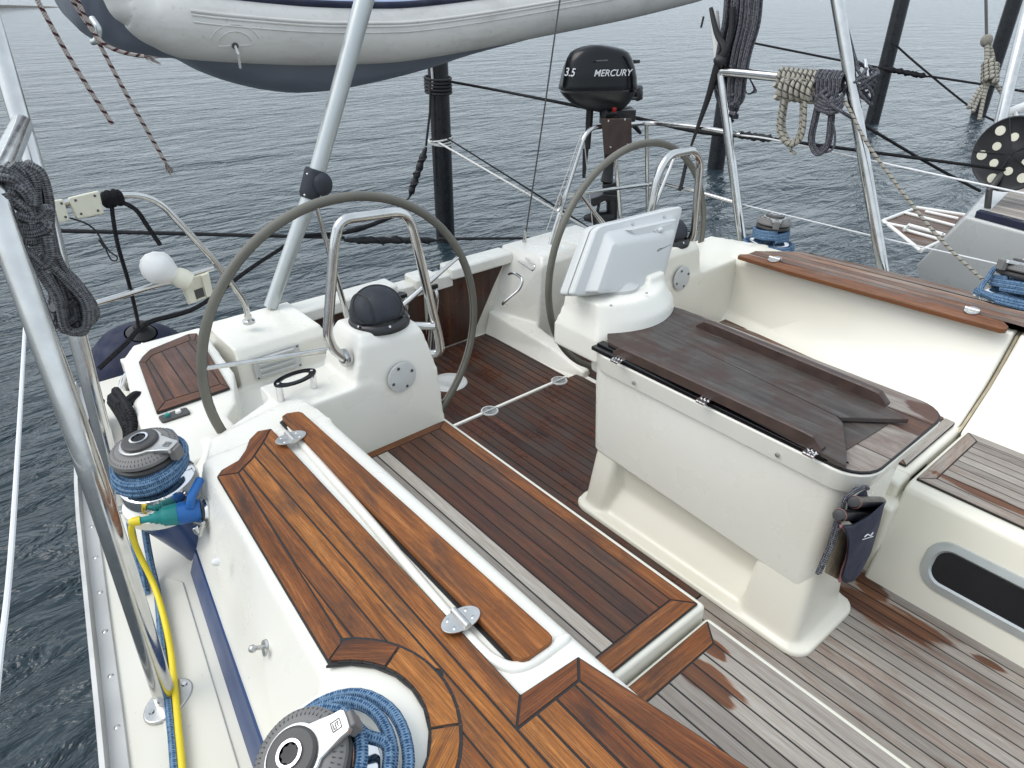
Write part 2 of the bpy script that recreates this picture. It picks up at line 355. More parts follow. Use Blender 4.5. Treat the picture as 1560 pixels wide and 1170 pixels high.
M = dict(
    gel=gelcoat('white_gelcoat', (0.80, 0.788, 0.735), 0.22, False),
    cream=gelcoat('cream_gelcoat', (0.79, 0.768, 0.685), 0.12, False, 0.36),
    deck=gelcoat('nonskid_deck', (0.68, 0.665, 0.60), 0.9, False, 0.55),
    teak=teak_mat(),
    caulk=plain('black_caulking', (0.010, 0.010, 0.011), 0.5),
    steel=steel_mat(), dull=steel_mat('dull_steel', 0.3, (0.58, 0.58, 0.57)),
    alu=plain('anodised_aluminium', (0.50, 0.53, 0.53), 0.38, 0.6, var=0.05),
    rail=plain('grey_aluminium_rail', (0.50, 0.50, 0.49), 0.45, 0.5, var=0.12),
    blue=gelcoat('navy_gelcoat', (0.012, 0.040, 0.140), 0.1, False, 0.38),
    black=plain('black_plastic', (0.014, 0.014, 0.016), 0.35, var=0.3),
    blackgloss=plain('black_gloss', (0.004, 0.005, 0.007), 0.14, var=0.2, Specular_IOR_Level=0.35),
    rubber=plain('black_rubber', (0.018, 0.018, 0.020), 0.65, var=0.3, bump=0.2),
    canvas=plain('dark_canvas', (0.022, 0.026, 0.036), 0.62, bump=0.5, bscale=260, var=0.3, vscale=22),
    grey=plain('grey_plastic', (0.17, 0.165, 0.16), 0.5, var=0.15),
    dgrey=plain('dark_grey_plastic', (0.055, 0.053, 0.052), 0.42, var=0.25),
    leather=plain('grey_leather', (0.135, 0.13, 0.108), 0.55, bump=0.25, bscale=160, var=0.15),
    white=plain('white_plastic', (0.78, 0.78, 0.76), 0.35, var=0.04),
    yellowed=plain('aged_white_plastic', (0.68, 0.66, 0.54), 0.45, var=0.08),
    plot=gelcoat('plotter_housing', (0.565, 0.582, 0.588), 0.0, True, 0.35),
    vent=plain('vent_grey', (0.52, 0.53, 0.52), 0.4, var=0.06),
    hyp=hypalon(),
    hull_grey=plain('grey_hull_bottom', (0.17, 0.19, 0.235), 0.42, var=0.12, vscale=3),
    pvc_blue=plain('pale_blue_cover', (0.30, 0.36, 0.50), 0.6, var=0.1),
    navy=plain('navy_fabric', (0.014, 0.018, 0.042), 0.8, bump=0.4, bscale=220, var=0.25),
    fender=plain('navy_fender_cloth', (0.010, 0.014, 0.040), 0.75, bump=0.3, bscale=200, var=0.25),
    pile=plain('black_pile', (0.010, 0.011, 0.014), 0.28, var=0.4, vscale=9),
    brown=plain('brown_board', (0.052, 0.032, 0.026), 0.45, var=0.3, vscale=14),
    mesh=plain('tan_mesh', (0.25, 0.20, 0.135), 0.8, bump=0.9, bscale=420, var=0.3, vscale=60),
    glass=plain('smoked_acrylic', (0.006, 0.006, 0.010), 0.06, var=0.2),
    tabwood=tabwood(),
    yellow=plain('yellow_cable', (0.72, 0.56, 0.02), 0.45, var=0.08),
    plugblue=plain('blue_plug', (0.010, 0.11, 0.36), 0.4, var=0.15),
    plugteal=plain('teal_plug', (0.010, 0.21, 0.20), 0.45, var=0.15),
    boathull=gelcoat('grey_white_hull', (0.50, 0.51, 0.51), 0.1, False, 0.3),
    red=plain('red_mark', (0.42, 0.012, 0.018), 0.4),
    letter=plain('white_lettering', (0.75, 0.76, 0.78), 0.4, var=0.02),
    chrome=steel_mat('chrome', 0.06, (0.78, 0.78, 0.79)),
    rblue=rope_mat('blue_rope', (0.035, 0.085, 0.175), (0.19, 0.31, 0.46), 620, 0.62, 3),
    rgrey=rope_mat('grey_rope', (0.070, 0.072, 0.078), (0.21, 0.215, 0.225), 700, 0.50, 3),
    rgreyf=rope_mat('grey_fleck_rope', (0.042, 0.044, 0.056), (0.23, 0.23, 0.25), 480, 0.34, 3),
    rbeige=tracer_mat('beige_rope', (0.40, 0.38, 0.325), (0.035, 0.035, 0.035), 190, 1, 0.72),
    rred=tracer_mat('red_fleck_rope', (0.42, 0.37, 0.34), (0.055, 0.012, 0.016), 150, 1, 0.5),
    rblack=rope_mat('black_rope', (0.010, 0.010, 0.012), (0.03, 0.03, 0.034), 300, 0.4),
    rwhite=rope_mat('white_rope', (0.62, 0.62, 0.60), (0.75, 0.75, 0.73), 300, 0.4),
    wire=plain('coated_white_wire', (0.70, 0.71, 0.72), 0.4, var=0.05),
)
# ---------------------------------------------------------------- planking
CA = 0.0027  # half a caulked seam
def tn(grey=0, dark=0): return (random.random(), grey, dark)
def plank(mb, poly, z, ang, tone, th=0.010):
    # shrink a little towards the seam and give it thickness
    if area(poly) < 0: poly = poly[::-1]
    n = len(poly); ins = []
    for i in range(n):
        a, b, c = Vector(poly[i - 1]), Vector(poly[i]), Vector(poly[(i + 1) % n])
        d1 = (b - a); d2 = (c - b)
        if d1.length < 1e-6 or d2.length < 1e-6: ins.append(tuple(b)); continue
        n1 = Vector((-d1.y, d1.x)).normalized(); n2 = Vector((-d2.y, d2.x)).normalized()
        k = n1 + n2
        k = k / max(0.35, k.length_squared / 2) if k.length > 1e-6 else n1
        ins.append(tuple(b + k * CA))
    mb.prism(ins, z - th, z, 0, tone, ang)
def strips(mb, poly, z, ang, pitch, tonef, off=0.0):
    nx, ny = -math.sin(ang), math.cos(ang)
    ds = [nx * p[0] + ny * p[1] for p in poly]; d = math.floor((min(ds) - off) / pitch) * pitch + off
    k = 0
    while d < max(ds):
        q = clip(clip(poly, (nx, ny), d + pitch), (-nx, -ny), -d)
        q2 = []
        for p in q:
            if not q2 or (abs(p[0] - q2[-1][0]) + abs(p[1] - q2[-1][1])) > 1e-4: q2.append(p)
        if len(q2) > 2 and (abs(q2[0][0] - q2[-1][0]) + abs(q2[0][1] - q2[-1][1])) < 1e-4: q2.pop()
        if len(q2) > 2 and abs(area(q2)) > 6e-5: plank(mb, q2, z, ang, tonef((d + pitch / 2)))
        d += pitch; k += 1
def caulk(mb, poly, z): mb.prism(poly, z - 0.011, z - 0.0022, 1)
# ================================================================ the yacht: mouldings and planking
WATER = -0.62
yacht = thing('sailing_yacht', (1.98, 1.5, WATER), 'white sailing yacht with teak planked cockpit benches and floor filling the foreground', 'sailing yacht')
CL = 1.975
def lerp(a, b, t): return a + (b - a) * t
def ip(tab, y):
    for (y0, v0), (y1, v1) in zip(tab, tab[1:]):
        if y <= y1: return lerp(v0, v1, (y - y0) / (y1 - y0))
    return tab[-1][1]
DECK = 0.42
edge = [(-1.6, -0.62), (-0.6, -0.42), (0.5, -0.26), (1.43, -0.105), (2.47, 0.055), (3.43, 0.245)]
def ex(y): return ip(edge, y)
# hull sides and transom outside
ys = [-1.6, -0.6, 0.5, 1.43, 2.47, 3.1, 3.43]
ring = lambda z, k: [(ex(y) + k, y, z) for y in ys] + [(2 * CL - ex(y) - k, y, z) for y in ys[::-1]]
hb = MB(); hb.loft([ring(DECK - 0.02, 0.0), ring(0.25, 0.02), ring(-0.1, 0.07), ring(-0.5, 0.16), ring(-0.9, 0.4)], caps=False)
obj('hull', hb, M['gel'], yacht, smooth=35)
# side decks
for side in (0, 1):
    fx = (lambda x: x) if side == 0 else (lambda x: 2 * CL - x)
    db = MB()
    out = [(fx(ex(y) + 0.005), y) for y in ys]; inn = [(fx(ip([(-1.6, 0.1), (1.24, 0.30), (2.1, 0.42), (3.43, 0.62)], y)), y) for y in ys]
    db.prism(out + inn[::-1], DECK - 0.03, DECK)
    d = obj('side_deck', db, M['deck'], yacht, bevel=0.004)
    if side == 0:
        nb = MB(); npoly = [(0.0, -0.6), (0.035, 1.45), (0.10, 1.93), (0.175, 1.93), (0.245, 1.85), (0.135, 1.16), (-0.04, -0.6)]
        npoly = [(-0.10, -0.6), (0.015, 1.30), (0.085, 1.86), (0.125, 1.93), (0.19, 1.93), (0.225, 1.87), (0.13, 1.16), (-0.06, -0.6)]
        nb.prism(npoly, DECK - 0.002, DECK + 0.006)
        obj('nonskid_panel', nb, M['deck'], d, bevel=0.005, seg=3)
# toe rail, starboard and port
for side in (0, 1):
    fx = (lambda x: x) if side == 0 else (lambda x: 2 * CL - x)
    tb = MB(); yy = [-1.6 + 5.0 * k / 24 for k in range(25)]
    prof = [(-0.004, -0.035), (-0.004, 0.045), (0.010, 0.048), (0.013, 0.012), (0.052, 0.010), (0.054, 0.0), (0.012, 0.0), (0.010, -0.035)]
    tb.loft([[(fx(ex(y) + a), y, DECK + b) for a, b in prof] for y in yy])
    tr = obj('toe_rail', tb, M['rail'], yacht, bevel=0.0015, seg=1)
    if side == 0:
        for k in range(10):
            y = 0.95 + 0.172 * k; s = MB(); s.lathe([(0.0, 0.0135), (0.006, 0.0125), (0.0085, 0.0105), (0.0085, 0.009)], (ex(y) + 0.035, y, DECK), n=10)
            obj('screw', s, M['dull'], tr)
# ---------------- starboard coaming with winch pods, console and wheel tower, one soft moulding
CT = 0.787
xb = lambda y: ip([(-1.5, -0.16), (1.24, 0.17), (2.1, 0.285), (3.5, 0.47)], y)
xt = lambda y: ip([(-1.5, 0.19), (1.03, 0.315), (1.8, 0.37), (3.5, 0.5)], y)
cb = MB(); yy = [-1.5, -0.5, 0.3, 1.0, 1.5, 1.93]
cb.loft([[(xb(y), y, 0.39), (xb(y) + 0.035, y, 0.50), (xt(y), y, CT - 0.015), (xt(y) + 0.02, y, CT), (0.775, y, CT), (0.80, y, CT - 0.02), (0.86, y, 0.44), (0.86, y, 0.39)] for y in yy])
# fall of the coaming behind the teak
cb.loft([[(xb(y), y, 0.39), (xb(y) + 0.03, y, 0.47), (xt(y) + dx, y, h), (0.80, y, h2), (0.86, y, 0.44), (0.86, y, 0.39)] for y, dx, h, h2 in ((1.90, 0.0, CT - 0.006, CT - 0.006), (2.06, 0.06, 0.765, 0.765), (2.17, 0.10, 0.70, 0.745), (2.27, 0.12, 0.62, 0.735), (2.36, 0.10, 0.575, 0.62), (2.42, 0.08, 0.56, 0.57))])
# pods that carry the two winches
for (cx, cy, r, zt) in ((0.262, 0.815, 0.172, 0.765),):
    cb.lathe([(0.0, 0.39), (r * 0.86, 0.39), (r * 0.97, 0.60), (r, zt - 0.02), (r * 0.96, zt), (0.0, zt)], (cx, cy, 0), n=40)
# console shoulder and tower
cb.loft([[(0.72, 2.085, 0.39), (1.385, 2.085, 0.39), (1.385, 2.36, 0.39), (0.72, 2.36, 0.39)],
         [(0.72, 2.088, 0.74), (1.06, 2.088, 0.74), (1.06, 2.33, 0.74), (0.72, 2.33, 0.74)]])
cb.loft([[(0.95, 2.085, 0.39), (1.387, 2.085, 0.39), (1.387, 2.37, 0.39), (0.95, 2.37, 0.39)],
         [(0.985, 2.090, 0.70), (1.362, 2.090, 0.70), (1.362, 2.37, 0.70), (0.985, 2.37, 0.70)],
         [(1.035, 2.105, 0.885), (1.318, 2.105, 0.865), (1.318, 2.33, 0.865), (1.035, 2.33, 0.885)],
         [(1.055, 2.13, 0.925), (1.300, 2.13, 0.905), (1.300, 2.31, 0.905), (1.055, 2.31, 0.925)]])
coam = obj('coaming', cb, M['gel'], yacht, remesh=0.010, smooth_it=9)
# navy band along the foot of the coaming
sb = MB(); yy = [-1.0 + 0.1 * k for k in range(30)]
sb.loft([[(xb(y) - 0.0045, y, 0.415), (xb(y) + 0.0285, y, 0.497), (xb(y) + 0.040, y, 0.497), (xb(y) + 0.03, y, 0.415)] for y in yy])
obj('navy_band', sb, M['blue'], yacht)
sb = MB(); sb.loft([[(lerp(0.335, 0.262, q) + rr_ * math.cos(2 * math.pi * k / 40), 1.985 + rr_ * math.sin(2 * math.pi * k / 40), z) for k in range(40)] for q, rr_, z in ((0, 0.06, 0.40), (0.15, 0.075, 0.46), (0.7, 0.108, 0.60), (1, 0.117, 0.645))])
wp_ = obj('winch_pod', sb, M['blue'], yacht); sb = MB(); sb.lathe([(0.0, 0.642), (0.1195, 0.642), (0.1205, 0.650), (0.119, 0.668), (0.112, 0.673), (0, 0.673)], (0.262, 1.985, 0), n=40); obj('pod_top', sb, M['gel'], wp_)

# white half round bead round the hinged lid
bead = spline([tuple(at(x, y, CT - 0.001)) for x, y in ((437, 650), (500, 722), (557, 787), (628, 872), (690, 945), (735, 993), (758, 1010), (783, 1018), (813, 1008), (845, 985), (868, 968))], 6)
bb = MB(); bb.tube(bead, [0.004] + [0.008, 0.012] + [0.0145] * (len(bead) - 7) + [0.0135, 0.011, 0.008, 0.003], 12); obj('lid_bead', bb, M['gel'], coam)
# ---------------- coaming planking
Z0 = 0.802
tp = MB(); ang = math.atan2(1, 0.010)
G = lambda pts: xy(pts, Z0)
out_l = G([(330, 725), (500, 1008)]); inn_l = G([(363, 720), (523, 976)])
dark_t = lambda q=0.0: (lambda d: (random.random(), 0.0, q))
plank(tp, [out_l[0], inn_l[0], inn_l[1], out_l[1]], Z0, math.atan2(out_l[0][1] - out_l[1][1], out_l[0][0] - out_l[1][0]), tn())
aft_o = G([(330, 725), (337, 715), (363, 700), (374, 684), (380, 668), (392, 656), (413, 652)]); aft_i = G([(363, 720), (385, 698), (392, 687), (401, 674)])
plank(tp, aft_o + aft_i[::-1], Z0, R(40), tn(0, 0.05))
rm = G([(413, 652), (793, 1057), (787, 1110), (401, 674)]); plank(tp, rm, Z0, ang, (0.62, 0, 0.05))
st = G([(793, 1057), (881, 999), (882, 1036), (787, 1110)]); plank(tp, st, Z0, R(0), tn(0, 0.1))
a0 = Vector(G([(881, 999)])[0]); a1 = Vector(G([(1160, 1180)])[0]); b0 = Vector(G([(882, 1036)])[0]); b1 = Vector(G([(1040, 1160)])[0])
a2 = a0 + (a1 - a0) * 4.2; b2 = b0 + (b1 - b0) * 5.2
plank(tp, [tuple(a0), tuple(a2), tuple(b2), tuple(b0)], Z0, ang + R(190), tn(0, 0.1))
# curved margin round the winch dish
dc = Vector((0.249, 0.831)); ro, ri = 0.247, 0.188
arc = [Vector((math.cos(a), math.sin(a))) for a in [R(66 - 8 * k) for k in range(0, 21)]]
pc = Vector(inn_l[1]); pk = Vector(out_l[1])
joints = [0, 5, 12, 20]
for j0, j1 in zip(joints, joints[1:]):
    seg = arc[j0:j1 + 1]
    outer = [dc + v * ro for v in seg]; inner = [dc + v * ri for v in seg]
    if j0 == 0: outer = [pc] + outer[2:]; inner = [pk] + inner[1:]
    mid = arc[(j0 + j1) // 2]
    plank(tp, [tuple(p) for p in outer] + [tuple(p) for p in inner[::-1]], Z0 + 0.003, math.atan2(mid.x, -mid.y), tn(0, 0.05))
# straight planks, cut back under the curved margin
rmid = (ro + ri) / 2
def run_planks(region, off, dk):
    x0, x1 = min(p[0] for p in region), max(p[0] for p in region); x = math.floor((x0 - off) / 0.0515) * 0.0515 + off
    while x < x1:
        q = clip(clip(region, (1, 0), x + 0.0515), (-1, 0), -x); x += 0.0515
        if len(q) < 3 or abs(area(q)) < 1e-4: continue
        xa, xb_ = x - 0.0515, x; tone = (random.random(), 0.0, dk)
        h = [math.sqrt(max(0.0, rmid ** 2 - (v - dc.x) ** 2)) for v in (xa, xb_)]
        if abs(xa - dc.x) > rmid and abs(xb_ - dc.x) > rmid: plank(tp, q, Z0, R(90), tone); continue
        for sgn in (1, -1):
            A_, B_ = Vector((xa, dc.y + sgn * h[0])), Vector((xb_, dc.y + sgn * h[1])); n = Vector((-(B_ - A_).y, (B_ - A_).x)).normalized() * -sgn
            qq = clip(q, (n.x, n.y), n.dot(A_))
            if len(qq) > 2 and abs(area(qq)) > 1e-4: plank(tp, qq, Z0, R(90), tone)
xr = rm[2][0]
run_planks([inn_l[0]] + aft_i[1:] + [rm[2], (xr, b2.y), (0.22, b2.y), (0.30, 0.90), inn_l[1]], aft_i[-1][0] + 0.002 - 0.0515 * 20, 0.03)
run_planks([(xr, rm[2][1] - 0.001), (xr, b2.y), tuple(b2), tuple(st[2])], xr - 0.0515 * 20 + 0.0515, 0.06)
ab = [tuple(dc + v * (ro + 0.003)) for v in arc] + [tuple(dc + v * (ri - 0.002)) for v in arc[::-1]]
for k in range(1, len(arc) - 1): tp.prism([tuple(dc + arc[k] * (ro + 0.0045)), tuple(dc + arc[k + 1] * (ro + 0.0045)), tuple(dc + arc[k + 1] * (ri - 0.002)), tuple(dc + arc[k] * (ri - 0.002))], Z0 - 0.010, Z0 + 0.0008, 1)
allout = aft_o + G([(793, 1057), (881, 999)]) + [tuple(a2), (0.22, a2.y)] + [tuple(dc + arc[k] * (ri - 0.003)) for k in range(20, -1, -2)] + G([(500, 1010)])
caulk(tp, allout, Z0)
obj('coaming_planking', tp, [M['teak'], M['caulk']], yacht, bevel=0.0012, seg=1)
# hinged lid plank
lp = MB(); lpoly = xy([(429, 634), (436, 629), (455, 626), (461, 628), (836, 962), (842, 969), (839, 978), (806, 1001), (795, 1004), (783, 999), (776, 990)], 0.812)
lp.prism(lpoly, 0.790, 0.812, 0, (0.55, 0, 0.0), ang)
lid = obj('locker_lid', lp, M['teak'], yacht, bevel=0.004, seg=3)
sh = MB(); sh.prism([(p[0] - 0.009, p[1] + (0.004 if p[1] > 1.5 else -0.004)) for p in lpoly], CT - 0.002, CT + 0.0035); obj('lid_gap_shadow', sh, M['caulk'], lid)  # black sheet showing left of the lid, shadow of the gap as dark colour
def leaf_hinge(c, zz, u, v, par, a=0.045, b=0.030):
    # oval two leaf hinge: c centre on the plank, u pin direction, v across
    c = Vector((c[0], c[1], zz)); u = Vector((u[0], u[1], 0)).normalized(); v = Vector((-u.y, u.x, 0))
    m = MB()
    for s in (-1, 1):
        poly = [tuple((c + v * s * 0.004 + u * b * math.cos(t) + v * s * a * math.sin(t))[:2]) for t in [math.pi * k / 14 for k in range(15)]]
        m.prism(poly, zz, zz + 0.0045)
    m.tube([c - u * b * 1.0 + Vector((0, 0, 0.007)), c + u * b * 1.0 + Vector((0, 0, 0.007))], 0.0085, 12)
    h = obj('hinge', m, M['dull'], par, bevel=0.001, seg=1)
    for s in (-1, 1):
        for t in (-0.45, 0.45):
            q = c + v * s * a * 0.55 + u * b * t; sc = MB(); sc.lathe([(0, 0.0062), (0.003, 0.006), (0.0055, 0.0046), (0.0055, 0.004)], (q.x, q.y, zz), n=10); obj('screw', sc, M['steel'], h)
    return h
for px, py in ((443, 667), (702, 944)):
    p = at(px, py, 0.815); leaf_hinge((p.x, p.y), 0.813, (0.03, 1), None, lid)
# ---------------- starboard benches
def bench(poly, z, mat='cream'):
    m = MB(); m.prism(poly, -0.02, z); return obj('bench', m, M[mat], yacht, bevel=0.016, seg=4)
bn = bench([(0.70, 0.752), (1.392, 0.752), (1.392, 2.14), (0.70, 2.14)], 0.440)
bf = bench([(0.70, -1.5), (1.392, -1.5), (1.392, 0.744), (0.70, 0.744)], 0.400)
def framed(mb, x0, x1, y0, y1, z, bx0=0, bx1=0, by0=0, by1=0, pitch=0.049, tonef=None, edge_t=None, off=0.0):
    # planked rectangle with mitred margin boards on the chosen sides; planks run along y
    et = edge_t or (lambda s: tn()); ix0, ix1, iy0, iy1 = x0 + bx0, x1 - bx1, y0 + by0, y1 - by1
    if bx0: plank(mb, [(x0, y0), (ix0, iy0), (ix0, iy1), (x0, y1)], z, R(90), et('l'))
    if bx1: plank(mb, [(x1, y0), (x1, y1), (ix1, iy1), (ix1, iy0)], z, R(90), et('r'))
    if by0: plank(mb, [(x0, y0), (x1, y0), (ix1, iy0), (ix0, iy0)], z, 0, et('f'))
    if by1: plank(mb, [(x0, y1), (ix0, iy1), (ix1, iy1), (x1, y1)], z, 0, et('a'))
    strips(mb, [(ix0, iy0), (ix1, iy0), (ix1, iy1), (ix0, iy1)], z, R(90), pitch, tonef, off)
    caulk(mb, [(x0, y0), (x1, y0), (x1, y1), (x0, y1)], z)
m = MB()
framed(m, 0.80, 1.366, 0.768, 2.072, 0.452, 0, 0.052, 0.060, 0.040, 0.0495, lambda d: (random.random(), 0.92 if -d < 1.055 else (0.25 if -d < 1.10 else 0.0), 0.70), lambda s: (0.5, 0.22 if s == 'f' else 0.0, 0.25), off=-1.314)
obj('bench_planking', m, [M['teak'], M['caulk']], bn, bevel=0.001, seg=1)
m = MB()
framed(m, 0.80, 1.366, -1.4, 0.728, 0.412, 0, 0.054, 0, 0.062, 0.050, lambda d: (random.random() * 0.55 + .2, 0.95, 0.3), lambda s: (0.45, 0.08 if s == 'a' else 0.80, 0.2), off=-1.312)
obj('bench_planking', m, [M['teak'], M['caulk']], bf, bevel=0.001, seg=1)
# ---------------- cockpit sole
def sole(poly, tonef, z=0.004):
    m = MB(); strips(m, poly, z, R(90), 0.0485, tonef, 0.0); caulk(m, poly, z)
    return obj('sole_planking', m, [M['teak'], M['caulk']], yacht, bevel=0.0008, seg=1)
rs = lambda g0, d0: (lambda d: (random.random() * 0.6 + 0.12, g0, d0 + random.uniform(-0.12, 0.05)))
sole([(1.30, 1.0), (2.66, 1.0), (2.66, 2.560), (1.30, 2.560)], rs(0.0, 0.97))
sole([(1.30, 2.590), (2.590, 2.590), (2.590, 3.352), (1.30, 3.352)], rs(0.0, 1.0))
sole([(2.70, 2.0), (3.30, 2.0), (3.30, 3.0), (2.70, 3.0)], rs(0.0, 0.98))
sole([(1.30, -1.5), (2.66, -1.5), (2.66, 0.998), (1.30, 0.998)], rs(0.68, 0.5))
fl = MB(); fl.box((2.0, 0.95, -0.03), (3.1, 4.9, 0.05)); fl.box((1.945, 2.575, 0.0), (1.29, 0.017, 0.012)); obj('sole_moulding', fl, M['gel'], yacht)
for px, py in ((746, 626), (852, 580)):
    p = at(px, py, 0.005); m = MB(); m.lathe([(0.0, 0.008), (0.040, 0.008), (0.0405, 0.0095), (0.048, 0.009), (0.050, 0.003)], (p.x, p.y, 0.0), n=30, mis=[1, 0, 0, 0])
    m.box((p.x, p.y, 0.009), (0.098, 0.008, 0.008))
    obj('lift_ring', m, [M['vent'], M['dull']], yacht)
p = at(690, 580, 0.004); m = MB(); m.lathe([(0, 0.009), (0.05, 0.009), (0.055, 0.012), (0.085, 0.012), (0.09, 0.009), (0.105, 0.009), (0.112, 0.002)], (p.x - 0.03, p.y, 0), n=36); obj('inspection_hatch', m, M['vent'], yacht)
# ---------------- stern: helm seat, locker boxes, transom
for side in (0, 1):
    fx = (lambda x: x) if side == 0 else (lambda x: 2 * CL - x)
    hs = MB()
    hs.prism([(fx(x), y) for x, y in ((0.30, 2.30), (0.635, 2.30), (0.635, 2.52), (0.70, 2.60), (0.79, 2.86), (0.84, 3.43), (0.52, 3.43), (0.44, 3.30), (0.36, 2.80))], 0.30, 0.556)
    if side == 0: hs.box((fx(1.0), 2.76, 0.29), (0.80, 0.60, 0.14))
    if side == 0: hs.loft([[(fx(a), y, z) for a, y, z in ((0.855, 3.02, 0.20), (0.855, 3.035, 0.505), (0.87, 3.07, 0.552), (0.87, 3.46, 0.552), (0.87, 3.46, 0.20))],
             [(fx(a), y, z) for a, y, z in ((1.335, 3.02, 0.20), (1.33, 3.035, 0.505), (1.315, 3.07, 0.552), (1.315, 3.46, 0.552), (1.335, 3.46, 0.20))]])
    if side == 0: hs.box((fx(0.9), 3.38, 0.2), (0.9, 0.12, 0.6))
    QT, QB = at(826, 400, 0.525), at(818, 521, 0.0)
    h = obj('helm_seat', hs, M['gel'], yacht, remesh=0.010, smooth_it=7)
    # louvred vent on the locker front
    vb = MB(); c0 = (1.045, 3.018, 0.455); x0 = fx(c0[0]) if side == 0 else aty(868, 424, QT.y).x; yv = 3.018 if side == 0 else (QT.y + QB.y) / 2 + 0.035
    vb.box((x0, yv - 0.002, 0.452), (0.235, 0.006, 0.125))
    for k in range(4): vb.box((x0 + (-0.004 if side == 0 else 0.004), yv - 0.009, 0.409 + k * 0.029), (0.18, 0.012, 0.016), Matrix.Rotation(R(28), 3, 'X'))
    v = obj('vent_grille', vb, M['vent'], h, bevel=0.002, seg=2)
    for sx in (-1, 1):
        for sz in (-1, 1):
            s = MB(); s.lathe([(0, 0.003), (0.005, 0.002), (0.005, 0)], (x0 + sx * 0.106, yv - 0.005, 0.452 + sz * 0.052), (0, -1, 0), 8); obj('screw', s, M['dgrey'], v)
    if side == 0:
        tb = MB(); zz = 0.570
        o = xy([(211, 551), (217, 542), (228, 532), (287, 508), (300, 507), (350, 590), (238, 628)], zz); i_ = xy([(222, 552), (232, 541), (290, 518), (297, 518), (336, 585), (252, 611)], zz)
        plank(tb, [o[6], i_[5], i_[0], o[0]], zz, R(85), (0.3, 0, 0.66)); plank(tb, [o[0], i_[0], i_[1], i_[2], o[3], o[2], o[1]], zz, R(20), (0.3, 0, 0.66))
        plank(tb, [o[3], i_[2], i_[3], o[4]], zz, 0, (0.3, 0, 0.66)); plank(tb, [o[4], i_[3], i_[4], o[5]], zz, R(85), (0.4, 0, 0.66)); plank(tb, [o[5], i_[4], i_[5], o[6]], zz, 0, (0.4, 0, 0.66))
        strips(tb, i_, zz, R(87), 0.064, lambda d: (random.random() * .7, 0.08, 0.72), 0.02); caulk(tb, o, zz)
        obj('helm_seat_planking', tb, [M['teak'], M['caulk']], h, bevel=0.001, seg=1)
# engine button panel
p = at(266, 633, 0.560); eb = MB(); eb.prism([(p.x + a, p.y + b) for a, b in rrect(-0.055, -0.028, 0.055, 0.028, 0.012)], 0.556, 0.566); ep = obj('engine_panel', eb, M['dgrey'], yacht, bevel=0.002)
for dx, mt in ((-0.024, 'plugteal'), (0.018, 'white')):
    s = MB(); s.lathe([(0, 0.575), (0.010, 0.574), (0.012, 0.566)], (p.x + dx, p.y + 0.006, 0), n=14); obj('button', s, M[mt], ep)
# transom wall
tw = MB()
def slab(p4, th):   # p4 four points seen from forward; thickness pushed aft
    a = [Vector(p) for p in p4]; tw.loft([[a[0], a[1], a[2], a[3]], [q + Vector((0, th, 0)) for q in a]])
slab([(1.20, 3.385, -0.05), (2.80, 3.385, -0.05), (2.80, 3.385, 0.47), (1.20, 3.385, 0.47)], 0.07)
tr = obj('transom', tw, M['gel'], yacht, bevel=0.012, seg=3)
capz = 0.53
for a, b, z in ((1.235, 1.93, capz), (2.055, 2.215, capz - 0.004), (2.315, 2.80, capz)):
    m = MB(); m.prism(rrect(a, 3.325, b, 3.475, 0.02), z - 0.075, z); obj('transom_cap', m, M['gel'], tr, bevel=0.016, seg=3)
m = MB(); m.prism(rrect(1.9, 3.36, 2.35, 3.475, 0.02), 0.40, 0.485); obj('transom_cap', m, M['gel'], tr, bevel=0.012, seg=3)
# teak door in the transom, planked upright
m = MB(); yd = 3.362
def door_piece(poly, tone):
    n = len(poly); b = m.add([(x, yd, z) for x, z in poly]); b2 = m.add([(x, yd + 0.015, z) for x, z in poly])
    m.face([b + k for k in range(n)], [(z + tone[0] * 9, x) for x, z in poly], 0, tone); m.face([b2 + k for k in range(n)][::-1], [(0, 0)] * n, 0, tone)
    for k in range(n): m.face([b + k, b2 + k, b2 + (k + 1) % n, b + (k + 1) % n], [(0, 0)] * 4, 0, tone)
for x0, x1 in ((1.275, 1.90), (1.96, 2.12), (2.20, 2.74)):
    nk = max(1, round((x1 - x0) / 0.075))
    for k in range(nk):
        a, b = x0 + (x1 - x0) * k / nk, x0 + (x1 - x0) * (k + 1) / nk; sl = 0.27
        top = 0.452; lo = 0.006
        bl = min(b, 2.74 - sl * 1.0) if x1 > 2.7 else b
        if x1 > 2.7 and b > 2.47: door_piece([(a, max(lo, (a - 2.47) * 1.67)), (b, (b - 2.47) * 1.67 if b < 2.735 else 0.44), (b, top), (a, top)], (random.random() * 0.5, 0, 1.0))
        else: door_piece([(a, lo), (b, lo), (b, top), (a, top)], (random.random() * 0.5, 0, 1.0))
m.tone = [(t[0], t[1], 0.93) for t in m.tone]
obj('transom_door', m, M['teak'], tr)
# stainless ladder rails folded up against the door
for xx in (1.955, 2.175):
    m = MB()
    for dx in (-0.03, 0.012): m.tube(bent([(xx + dx - 0.05, 3.33, 0.02), (xx + dx, 3.315, 0.40), (xx + dx + 0.004, 3.36, 0.465)], 0.03), 0.0125, 10)
    m.box((xx - 0.01, 3.33, 0.458), (0.05, 0.05, 0.022), mi=1)
    obj('ladder_rail', m, [M['steel'], M['black']], tr)
